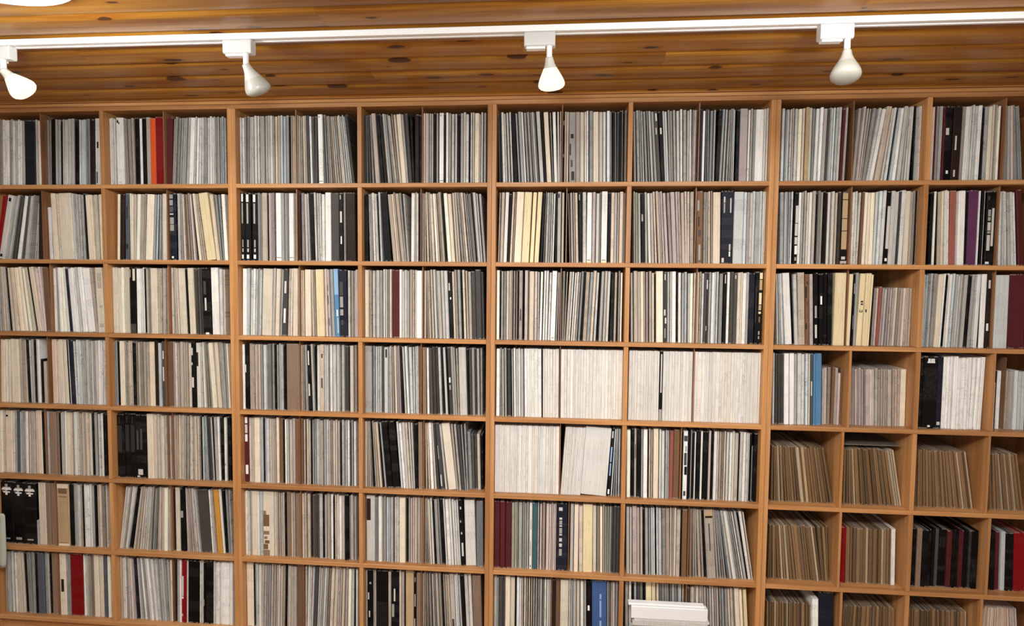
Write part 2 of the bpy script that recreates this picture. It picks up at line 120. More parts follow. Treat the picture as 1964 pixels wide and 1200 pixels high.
432:41632,143,0,k,S386 41991,561,0,k,B387@1195 42386,213,0,n,B388@1300 42576,160,0,w,S389 42709,103,0,w 42819,97,0,w 42982,159,0,w,S390 43126,123,0,w 43304,167,0,w,S391 43444,106,0,w 43572,120,0,w 43705,122,4,w 43862,120,5,w 44007,146,6,w,S392
433:44506,93,0,lh65 44745,79,0,kh81,T393 44866,158,0,wh81,T394 44960,26,0,b 45004,61,0,lh81,T395 45133,167,-1,th81,T396 45257,77,-1,th81,T397 45373,121,-3,Th81,T398 45537,133,-3,lh81,T399 45695,133,-3,ch81,T400 45832,137,-3,ch81
500:-426,173,7,i,S401 -285,72,7,t -49,350,7,i,B402@45 177,92,7,l 297,106,7,l 420,135,7,s,S403 550,79,7,g 634,63,6,g 769,134,6,g,S404 935,146,6,l,S405 1036,32,6,b 1092,78,6,t 1190,113,6,t 1319,88,4,t 1414,78,3,t 1592,228,1,i,B406 1827,208,0,k,B407
501:2056,100,0,l 2296,370,1,h,B408 2569,166,1,h,S409 2673,37,1,k 2715,46,1,l 2793,108,4,l 2896,92,4,l 3044,189,4,i,S410 3218,98,4,t 3310,60,4,t 3430,144,2,l,S411 3549,69,1,t 3643,82,0,t 3770,134,0,t,S412 3872,66,0,t 3970,96,0,t 4070,80,0,t 4185,88,0,i 4327,124,0,k 4461,137,0,l,S413 4592,93,0,k 4686,91,0,l 4812,115,0,l 4981,185,0,k,S414
502:5744,365,0,k,B415@940 6086,304,0,k,B416@1000 6396,303,0,k,B417@1050 6822,533,0,k,B418@1100 7257,320,0,i,B419 7495,148,0,t,S420 7631,118,0,t 7742,100,0,i 7856,125,0,i 7950,60,0,t 8032,99,0,t 8135,88,0,b 8230,94,0,t 8323,88,0,b
503:8500,117,0,t 8587,54,0,t 8656,81,3,t 8730,59,4,t 8835,91,5,t 8953,86,6,t 9093,105,6,t 9214,83,4,t 9306,55,2,t 9409,71,0,t 9517,83,0,t 9634,99,0,t 9773,90,0,k 9860,68,-1,c 9977,92,-4,c 10077,41,-7,c 10165,72,-10,d 10255,73,-11,d 10361,120,-11,g 10437,30,-10,k 10523,138,-8,g,S421 10652,102,-6,w 10811,180,-4,k,S422 10964,120,0,l,S423@1840 11117,180,0,k,S424
510:11977,220,0,m,B425@85 12137,94,0,t 12220,68,0,t 12310,109,0,t 12501,265,0,i,B426 12664,54,0,c 12738,91,0,c 12835,99,0,k 12929,85,0,l 13038,129,0,l,S427 13167,124,0,t 13287,110,0,t 13378,69,0,T 13484,133,0,i,S428 13657,184,0,b,S429 13801,99,0,k 13895,86,0,l 13987,64,0,l 14117,134,0,t,S430 14202,31,0,t 14293,113,0,t 14451,197,0,b,B431
511:14673,98,0,b 14775,101,0,t 14860,65,0,B 14946,102,0,t 15027,58,0,t 15110,65,0,k 15173,59,0,l 15271,77,0,l 15415,148,0,l,S432 15519,57,0,l 15622,100,0,t 15745,84,0,l 15875,114,0,l 15976,38,0,l 16077,90,0,t 16175,101,0,t 16303,82,0,t 16417,85,0,t 16523,65,0,k 16616,117,0,l 16713,41,0,l 16775,45,0,l 16879,90,0,l 16981,65,0,k 17054,79,0,l 17164,106,0,l
512:17700,91,0,t 17799,52,-3,t 17886,44,-6,t 17980,70,-10,t 18087,45,-15,k 18162,79,-16,t 18271,88,-18,t 18403,110,-21,t 18507,59,-23,k 18598,87,-25,l 18814,289,-27,k,B433 19125,321,-25,k,B434 19372,91,-23,l 19502,120,-22,l 19633,136,-20,l,S435 19753,98,-19,t 19858,61,-16,l 19945,77,-14,l 20070,160,-6,k,S436 20258,210,-3,h,B437
513:20518,71,-4,t 20644,66,-10,t 20786,136,-14,w,S438 20937,77,-18,t 21073,90,-24,d 21248,183,-27,d,S439@1525 21423,106,-30,g 21708,378,-34,i,B440 21949,96,-29,t 22076,102,-27,g 22214,126,-25,d 22310,62,-22,g 22400,73,-15,g 22512,147,-11,gh85,T441 22657,127,-9,dh84,T442 22786,127,-8,dh84,T443 22919,134,-7,th84,T444 23053,95,-5,kh84,T445
520:23679,75,0,W 23757,79,0,W 23824,52,0,W 23893,83,0,W 23970,68,0,W 24042,73,0,W 24119,77,0,W 24193,68,0,W 24258,59,0,W 24316,55,0,W 24372,54,0,W 24435,71,0,W 24504,63,0,W 24575,76,0,W 24634,41,0,W 24686,61,0,W 24765,92,0,W 24839,55,0,W 24905,74,0,W 24978,70,0,W 25067,104,0,W 25211,180,0,W,S446 25357,105,0,W 25490,157,0,W,S447 25616,90,0,W 25702,80,0,W 25828,167,0,W,S448 25974,120,0,W 26076,79,0,W 26174,114,0,W 26294,120,0,W 26433,152,0,W,S449
521:26609,45,20,W 26658,52,20,W 26733,95,20,W 26823,82,20,W 26889,48,20,W 26979,128,20,W,S450 27072,54,20,W 27136,71,20,W 27208,68,20,W 27284,81,20,W 27365,79,20,W 27438,63,20,W 28041,1120,20,W,B451 28704,139,18,k,S452@800 28841,52,14,c 28941,37,9,c 29044,58,3,c 29165,79,0,c
522:29583,168,-4,i,S453 29763,132,-4,k,S454 29881,99,-4,t,S455@985 30032,197,-4,k,B456 30171,75,-4,g 30314,179,-4,w,S457 30445,46,-4,k 30507,77,-4,t 30592,47,-4,t 30764,226,-4,i,B458 30954,80,-4,l 31078,133,-4,c,S459 31216,96,-3,g 31298,64,-3,g 31418,172,0,j,S460 31638,260,0,b,B461
523:31876,65,0,k 32009,195,0,w,B462@1300 32174,130,0,k,S463 32268,54,0,T 32348,103,0,k 32431,59,0,w 32568,180,0,k,S464 32709,97,0,w 32882,225,0,k,B465@1435 33050,104,0,T 33172,96,0,k 33291,137,0,l,S466 33398,37,0,l 33505,114,0,t 33608,52,0,t 33701,72,0,t 33817,96,0,l 33951,106,0,l 34057,98,0,l 34187,157,0,t,S467 34289,44,0,k 34385,144,0,l,S468 34520,122,0,l 34631,95,0,l 34708,56,0,l 34784,94,0,k 34874,83,0,wh80,T469 34996,156,0,k,S470
530:35786,101,-4,Kh80,T471 35923,76,-8,Kh80,T472 36029,73,-11,Kh80,T473 36133,72,-14,Xh80,T474 36255,104,-17,Kh80,T475 36400,110,-21,Kh80,T476 36510,78,-22,Kh80,T477 36599,57,-24,Kh80,T478 36699,115,-26,Kh80,T479 36814,82,-27,Kh80,T480 36946,109,-31,Kh80,T481 37080,138,-31,Xh80,T482 37193,83,-31,Kh80,T483 37300,127,-31,Xh80,T484 37440,134,-32,Kh80,T485 37570,89,-34,Kh80,T486 37684,107,-35,Kh80,T487 37797,53,-38,Kh80,T488 37890,89,-40,Kh80,T489 38022,138,-42,Kh80,T490 38159,97,-44,Kh80,T491 38307,122,-47,Kh80,T492
531:38694,54,0,Kh80,T493 38814,86,-4,Kh80,T494 38956,85,-9,Kh80,T495 39079,58,-13,Kh80,T496 39165,62,-16,Kh80,T497 39254,72,-18,Xh80,T498 39358,83,-20,Kh80,T499 39451,76,-21,Kh80,T500 39573,97,-23,Kh80,T501 39672,72,-25,Kh80,T502 39792,133,-26,Kh80,T503 39962,156,-29,Kh80,T504 40151,165,-31,Kh80,T505 40293,74,-33,Kh80,T506 40388,88,-34,Kh80,T507 40513,123,-36,Kh80,T508 40637,70,-39,Kh80,T509 40722,73,-40,Kh80,T510 40844,99,-42,Kh80,T511 40963,98,-43,Xh80,T512 41054,61,-43,Xh80,T513 41146,80,-43,Xh80,T514
532:41770,65,-6,Kh81,T515 41881,86,-8,Kh81,T516 42007,107,-10,Kh81,T517 42139,79,-12,Kh81,T518 42239,87,-14,Kh81,T519 42364,121,-16,Kh81,T520 42514,94,-19,Kh81,T521 42659,130,-21,Kh81,T522 42776,64,-23,Kh81,T523 42880,75,-25,Kh81,T524 42970,74,-26,Kh81,T525 43076,67,-28,Kh81,T526 43210,137,-30,Kh81,T527 43354,85,-33,Kh81,T528 43462,92,-35,Kh81,T529 43580,69,-37,Kh81,T530 43662,73,-38,Xh81,T531 43749,84,-38,Kh81,T532 43833,68,-39,Kh81,T533 43929,105,-40,Kh81,T534 44037,72,-41,Xh81,T535
533:44700,90,-14,Kh80,T536 44810,69,-17,Kh80,T537 44942,93,-20,Kh80,T538 45072,66,-24,Kh80,T539 45166,68,-27,Kh80,T540 45263,69,-29,Xh80,T541 45373,121,-30,Kh80,T542 45492,51,-32,Xh80,T543 45578,82,-33,Kh80,T544 45681,79,-34,Kh80,T545 45767,69,-35,Xh80,T546 45838,55,-36,Kh80,T547 45922,90,-37,Kh80,T548 46028,76,-38,Kh80,T549
600:-219,629,0,k,B550@-10 406,597,0,k,B551@95 1028,624,0,k,B552@195 1390,85,0,lh40 1624,374,0,i,B553 1945,236,0,h,B554 2201,265,0,h,B555
601:2730,630,0,z,B556@470 3163,220,0,k,B557 3301,49,0,l 3393,132,0,l,S558 3529,134,0,l,S559 3661,125,0,t 3757,63,0,k 3821,62,0,l 3914,121,0,l 4028,101,0,l 4150,108,0,l 4273,112,0,l 4394,94,0,k 4476,67,0,t 4609,128,0,t 4771,158,0,t,S560 4912,50,0,t
602:5585,54,40,l 5680,131,44,l,S561 5784,72,44,l 5866,88,45,l 5951,80,50,l 6120,194,51,k,B562 6304,76,47,t 6437,69,43,t 6533,48,40,t 6619,57,37,t 6724,56,34,l 6832,46,31,l 6964,103,28,l 7079,62,26,l 7194,75,24,k 7262,30,22,g 7354,50,19,g 7479,76,16,t 7584,73,13,t 7748,137,8,t,S563 7918,164,7,i,S564 8103,112,2,t 8198,37,0,t
603:8346,104,0,B 8511,219,0,i,B565 8775,274,0,k,B566@1470 8982,35,-5,T 9068,56,-8,T 9168,40,-11,T 9269,65,-14,T 9372,70,-16,t 9478,53,-19,t 9595,86,-22,g 9947,515,-20,d,B567 10248,73,-16,c 10356,51,-18,t 10447,43,-19,t 10629,241,-19,Z,B568 10807,109,-19,l 10931,120,-17,k 11051,115,-13,g 11172,60,-9,l
610:11887,43,0,l 11955,91,0,l 12059,114,0,l 12156,75,0,l 12335,277,0,i,B569 12520,86,0,c 12644,157,0,c,S570 12996,532,0,i,B571@240 13340,142,0,i,S572 13448,70,0,t 13540,64,0,t 13641,64,0,t 13732,82,0,t 13843,66,0,k 13995,231,0,h,B573 14144,61,0,t 14233,84,0,t 14428,231,0,h,B574
611:14693,94,0,t 14797,89,0,t 14947,135,0,t,S575 15078,66,0,B 15180,134,0,d,S576 15297,96,0,d 15396,98,0,d 15530,164,0,g,S577 15663,98,0,k 15768,107,0,t 15879,86,0,t 15967,52,0,l 16078,120,0,l 16162,46,0,k 16228,84,0,t 16339,101,0,t 16468,130,0,l,S578 16599,126,0,t 16785,195,0,k,B579 16910,50,0,T 17003,77,0,T 17088,54,0,T 17187,93,0,T
612:17896,420,0,l,B580@990 18193,161,0,g,S581 18357,161,0,l,S582 18471,62,0,l 18563,60,0,l 18687,114,0,c 18796,99,0,c 18910,106,0,g 19014,51,0,g 19085,66,0,l 19186,61,0,l 19390,285,0,i,B583 19618,96,0,k 19707,78,0,T 19802,75,0,T 19905,81,0,T 20010,105,0,t 20098,61,0,t 20160,62,0,t 20273,159,0,h,S584
613:20453,52,0,t 20544,35,-5,t 20640,48,-10,t 20741,83,-13,l 20854,85,-14,l 20954,61,-15,k 21026,74,-15,g 21105,76,-15,g 21198,78,-16,g 21355,152,-17,k,S585 21471,73,-17,l 21611,157,-17,l,S586 21746,108,-17,l 21878,110,-17,l 21989,88,-17,l 22071,73,-16,l 22232,191,-15,k,B587@1680 22575,483,-10,l,B588 22993,315,-4,G,B589
620:23764,254,0,m,B590 24015,240,0,m,B591 24277,274,0,m,B592 24489,141,0,e,S593 24605,71,0,e 24679,53,0,e 24813,167,0,e,S594 24962,96,0,e 25051,79,0,l 25146,78,0,l 25284,137,0,l,S595@290 25475,239,0,a,B596 25627,59,0,T 25740,94,0,T 25872,131,0,T,S597 26042,142,0,T,S598 26160,79,0,T 26245,79,0,T 26326,79,0,T 26398,60,0,T 26687,508,0,n,B599@485
621:27127,149,0,l,S600 27324,204,0,i,B601 27541,166,-3,t,S602 27847,433,-3,y,B603 28158,162,-4,i,S604 28325,121,-5,t 28456,115,-5,i 28567,68,-5,e 28655,83,-4,e 28734,71,-2,e 28826,109,0,e 28917,70,0,d 29018,128,0,d 29157,145,0,d,S605
622:29640,142,-6,l,S606 29764,65,-6,l 29933,195,-7,T,B607@975 30095,123,-7,T 30234,101,-7,T 30347,97,-8,k 30465,132,-8,g,S608 30594,62,-8,c 30709,94,-9,c 30796,76,-9,c 30876,32,-9,k 30936,85,-9,c 31059,132,-9,l,S609 31230,161,-9,g,S610 31392,158,-9,T,S611 31506,65,-6,t 31579,78,-3,t 31668,97,-2,t 31800,163,-1,t,S612 31916,65,-1,k 32066,228,-1,b,B613
623:32354,114,-4,h 32496,85,-8,t 32609,72,-11,t 32764,122,-17,t 32903,97,-20,t 33006,88,-21,k 33266,386,-23,t,B614@1465 33542,90,-26,g 33662,61,-30,g 33763,37,-35,g 33853,63,-39,g 33972,52,-45,g 34092,119,-48,l 34245,130,-51,l,S615 34343,52,-52,l 34415,59,-53,g 34502,69,-55,g 34609,65,-56,l 34715,107,-55,l 34802,63,-53,k 34900,129,-51,l,S616 35024,60,-49,l
630:35749,53,0,Kh80,T617 35862,76,-5,Kh80,T618 35988,101,-8,Kh80,T619 36087,37,-11,Kh80,T620 36221,122,-16,Kh80,T621 36360,86,-20,Xh80,T622 36474,86,-22,Kh80,T623 36596,101,-25,Xh80,T624 36743,130,-28,Kh80,T625 36882,105,-30,Kh80,T626 37002,91,-32,Kh80,T627 37133,165,-32,Kh80,T628 37290,142,-32,Kh80,T629 37410,93,-32,Kh80,T630 37503,91,-32,Kh80,T631 37593,49,-34,Kh80,T632 37722,165,-36,Kh80,T633 37853,91,-36,Xh80,T634 37962,86,-35,Kh80,T635 38085,139,-28,Kh80,T636 38210,106,-22,Kh80,T637 38305,67,-17,Kh80,T638
631:38842,294,-3,rh82,T639 39052,84,-5,Kh80,T640 39140,89,-5,Kh80,T641 39245,101,-5,Kh80,T642 39378,124,-5,Kh80,T643 39524,147,-5,Kh80,T644 39663,125,-5,Kh80,T645 39788,121,-5,Kh80,T646 39905,110,-5,Xh80,T647 40038,149,-5,Kh80,T648 40190,150,-5,Kh80,T649 40309,83,-5,Kh80,T650 40420,121,-6,Kh80,T651 40524,82,-6,Xh80,T652 40628,122,-6,Kh80,T653 40742,101,-6,Kh80,T654 40838,59,-6,Kh80,T655 40957,175,-6,wh80,T656
632:41776,189,0,kh83,A657 41982,215,0,hh83,A658 42225,261,0,kh83,A659 42431,144,0,kh83,A660 42572,132,0,kh83,A661 42721,161,0,dh83,A662 42953,294,0,kh83,A663 43199,187,0,mh83,A664 43387,183,0,kh83,A665 43537,110,0,kh83,A666 43702,213,0,mh83,A667 43905,186,0,kh83,A668 44054,106,0,dh83,A669 44244,265,0,kh83,A670
633:44676,258,-5,kh83,A671 44944,257,-5,kh83,A672 45159,154,-6,mh83,A673 45407,174,-7,ch83,A674 45666,318,-8,kh83,A675 46056,445,-8,rh83,A676
700:-471,50,5,t -367,66,4,t -265,68,0,l -183,52,0,l -61,106,0,l 34,59,0,l 141,96,0,l 287,104,-4,t 394,100,-5,t 515,109,-6,t 682,155,-6,k 817,109,-6,g 927,75,-5,g 1051,125,0,l 1220,142,0,k 1461,327,0,s,B677 1700,137,0,l 1811,80,0,l 1914,123,0,k 2156,352,0,h,B678
701:2570,319,0,i,B679@490 2792,115,0,t 2910,115,1,g 3285,619,1,r,B680 3629,56,1,l 3701,74,0,l 3807,79,0,l 3920,75,0,l 3991,65,0,t 4116,126,0,h 4310,254,0,i,B681 4567,209,0,i,B682 4769,171,0,s 4951,157,0,i
702:5599,81,0,t 5689,96,0,t 5776,75,0,l 5882,132,0,l 6031,106,-3,t 6175,84,-7,T 6280,60,-11,T 6424,193,-12,n,B683 6571,62,-14,l 6680,77,-18,l 6799,86,-21,l 6939,127,-23,l 7067,55,-23,l 7165,104,-23,l 7268,98,-23,l 7375,113,-21,l 7502,124,-17,l 7608,63,-15,l 7697,91,-14,g 7821,119,-14,g 7930,62,-14,t 8043,118,-10,l 8160,112,-2,l
703:8336,93,2,B 8455,141,5,l 8580,105,5,w 8762,245,7,r,B684@1490 8918,61,7,l 9245,579,7,k,B685 9559,38,7,l 9646,85,6,l 9774,122,6,k,S686@1665 10022,364,6,k,B687 10259,101,6,l 10368,93,6,l 10467,101,6,l 10566,63,5,l 10810,399,5,w,B688 11099,151,5,l
710:12041,345,0,i,B689 12252,68,0,k 12341,106,0,g 12421,52,0,l 12508,118,3,l 12595,51,5,l 12654,64,8,t 12765,92,9,t 12859,74,9,g 12973,82,9,g 13077,102,9,t 13200,121,9,t 13336,78,9,T 13437,77,9,T 13544,89,8,t 13665,147,8,t 13791,101,8,k 13859,31,8,t 13956,115,6,t 14103,142,4,t 14249,144,4,t 14493,302,3,b,B690
711:14786,80,3,l 14882,106,8,l 14969,65,9,l 15052,76,13,l 15197,167,14,d 15322,78,14,l 15414,63,15,l 15507,52,16,l 15613,111,16,l 15723,81,16,t 15825,75,16,t 15959,153,15,t 16139,164,15,i 16294,84,13,T 16394,74,12,T 16515,123,11,t 16683,128,9,T 16861,143,7,i 17020,132,5,g 17132,40,3,k 17215,102,2,l
712:17691,72,0,g 17874,287,0,k,B691@990 18053,65,0,t 18114,55,0,t 18432,558,0,k,B692 18792,139,0,t 19050,367,0,k,B693@1172 19287,97,0,t 19407,138,0,t 19503,50,0,k 19727,390,0,z,B694@1278 19990,126,0,k,S695@1340 20166,220,0,h,B696
713:20384,66,0,t 20472,81,-1,t 20551,41,-3,t 20627,32,-7,t 20742,102,-9,t 20834,55,-10,d 20909,73,-11,l 21000,41,-13,l 21119,118,-14,t 21257,121,-14,t 21368,96,-14,k 21447,59,-14,t 21558,121,-14,t 21657,72,-14,t 21816,223,-14,t,B697@1610 21981,93,-14,c 22074,73,-15,c 22188,77,-17,c 22329,159,-18,k 22492,160,-16,l 22648,148,-14,l 22936,412,-11,h,B698
720:23714,156,0,g 23828,67,0,g 23962,184,0,d 24103,91,0,d 24272,241,0,i,B699 24500,206,0,i,B700 24640,69,0,k 24741,130,0,l 24854,92,0,l 24942,67,0,l 25057,89,0,t 25155,59,0,t 25254,64,0,t 25355,65,0,t 25461,86,0,t 25571,85,0,g 25675,73,0,g 25780,112,0,g 25888,32,0,l 25975,81,0,l 26089,122,0,l 26188,72,0,l
721:26366,136,0,B 26539,203,0,b,B701 26834,376,0,i,B702 27083,97,-1,g 27174,82,-1,g 27314,151,-3,l 27481,145,-4,t 27654,150,-4,l 27801,105,-5,g 27985,201,-5,k,B703@675 28429,669,-5,U,B704@705 28813,83,-5,g 28905,58,-5,g 28974,55,-4,t 29058,111,-3,T 29173,114,-1,T
722:29673,140,-6,t 29827,113,-6,w 29953,98,-7,k 30061,113,-7,g 30203,131,-7,d 30336,128,-7,e 30480,85,-8,k 30654,256,-8,y,B705 30891,171,-9,y 31057,107,-9,t 31176,67,-9,t 31312,150,-10,g 31429,55,-10,g 31520,101,-10,g 31644,82,-10,g 31758,117,-11,g 31884,105,-11,g 31971,62,-8,g 32034,61,-6,w 32115,97,-2,t
723:32325,129,-2,d 32419,54,-2,t 32529,115,-5,t 32620,61,-5,t 32730,108,-7,t 32813,55,-7,t 32912,79,-10,t 33022,77,-13,t 33133,106,-14,t 33249,72,-14,t 33363,104,-14,g 33482,81,-15,T 33571,70,-15,T 33684,86,-15,t 33800,59,-16,g 33922,109,-17,g 34064,117,-18,g 34206,87,-20,t 34322,102,-21,t 34399,39,-21,t 34549,196,-22,i,B706 34741,125,-22,i 34912,143,-22,y
730:35831,78,-7,Kh80,T707 35940,98,-7,Kh80,T708 36049,117,-7,Kh80,T709 36147,75,-7,Xh80,T710 36259,131,-7,Kh80,T711 36392,114,-7,Kh80,T712 36485,68,-7,Kh80,T713 36579,101,-7,Kh80,T714 36688,75,-7,Xh80,T715 36785,96,-7,Kh80,T716 36879,90,-7,Kh80,T717 36993,118,-8,Kh80,T718 37130,151,-8,Kh80,T719 37238,61,-8,Kh80,T720 37355,135,-8,Kh80,T721 37499,111,-8,Kh80,T722 37615,79,-8,Kh80,T723 37793,270,-9,wh90,B724 38242,610,-10,n,B725
731:38783,63,13,Kh80,T726 38881,115,12,Kh80,T727 39001,103,11,Kh80,T728 39115,103,10,Kh80,T729 39248,137,9,Kh80,T730 39378,98,8,Kh80,T731 39480,86,7,Kh80,T732 39626,142,5,Kh80,T733 39760,101,4,Kh80,T734 39864,87,3,Kh80,T735 39992,107,0,Kh80,T736 40127,136,0,Kh80,T737 40264,113,0,Kh80,T738 40397,110,0,Kh80,T739 40532,97,-3,Kh80,T740 40612,46,-4,Kh80,T741 40725,123,-6,Kh80,T742 40844,93,-7,Kh80,T743 40988,131,-8,Kh80,T744 41129,131,-9,Kh80,T745
732:41804,89,-8,Kh80,T746 41907,74,-8,Kh80,T747 42056,181,-8,Kh80,T748 42191,84,-8,Kh80,T749 42306,122,-9,Kh80,T750 42444,130,-9,Kh80,T751 42543,63,-9,Kh80,T752 42643,96,-9,Kh80,T753 42781,136,-9,Kh80,T754 42909,96,-10,Kh80,T755 43016,94,-10,Kh80,T756 43094,58,-10,Kh80,T757 43210,131,-10,Kh80,T758 43330,103,-10,Kh80,T759 43454,123,-11,Kh80,T760 43581,126,-11,Kh80,T761 43705,116,-11,Kh80,T762 43835,102,-11,Kh80,T763 43978,160,-11,Kh80,T764 44091,60,-11,Xh80,T765
733:44485,66,18,Ih88 44583,73,15,Ih88 44723,84,11,Ih88 44860,78,7,Ih88 44981,77,4,Ih88 45094,85,0,Ih88 45228,55,-3,Ih88 45353,81,-7,Ih88 45474,41,-10,Ih88 45556,59,-13,Ih88 45678,81,-16,Ih88 45764,25,-19,Ih88 45872,79,-22,Ih88 46029,130,-24,Th88 46153,90,-25,Th88 46239,57,-25,Th88
"""
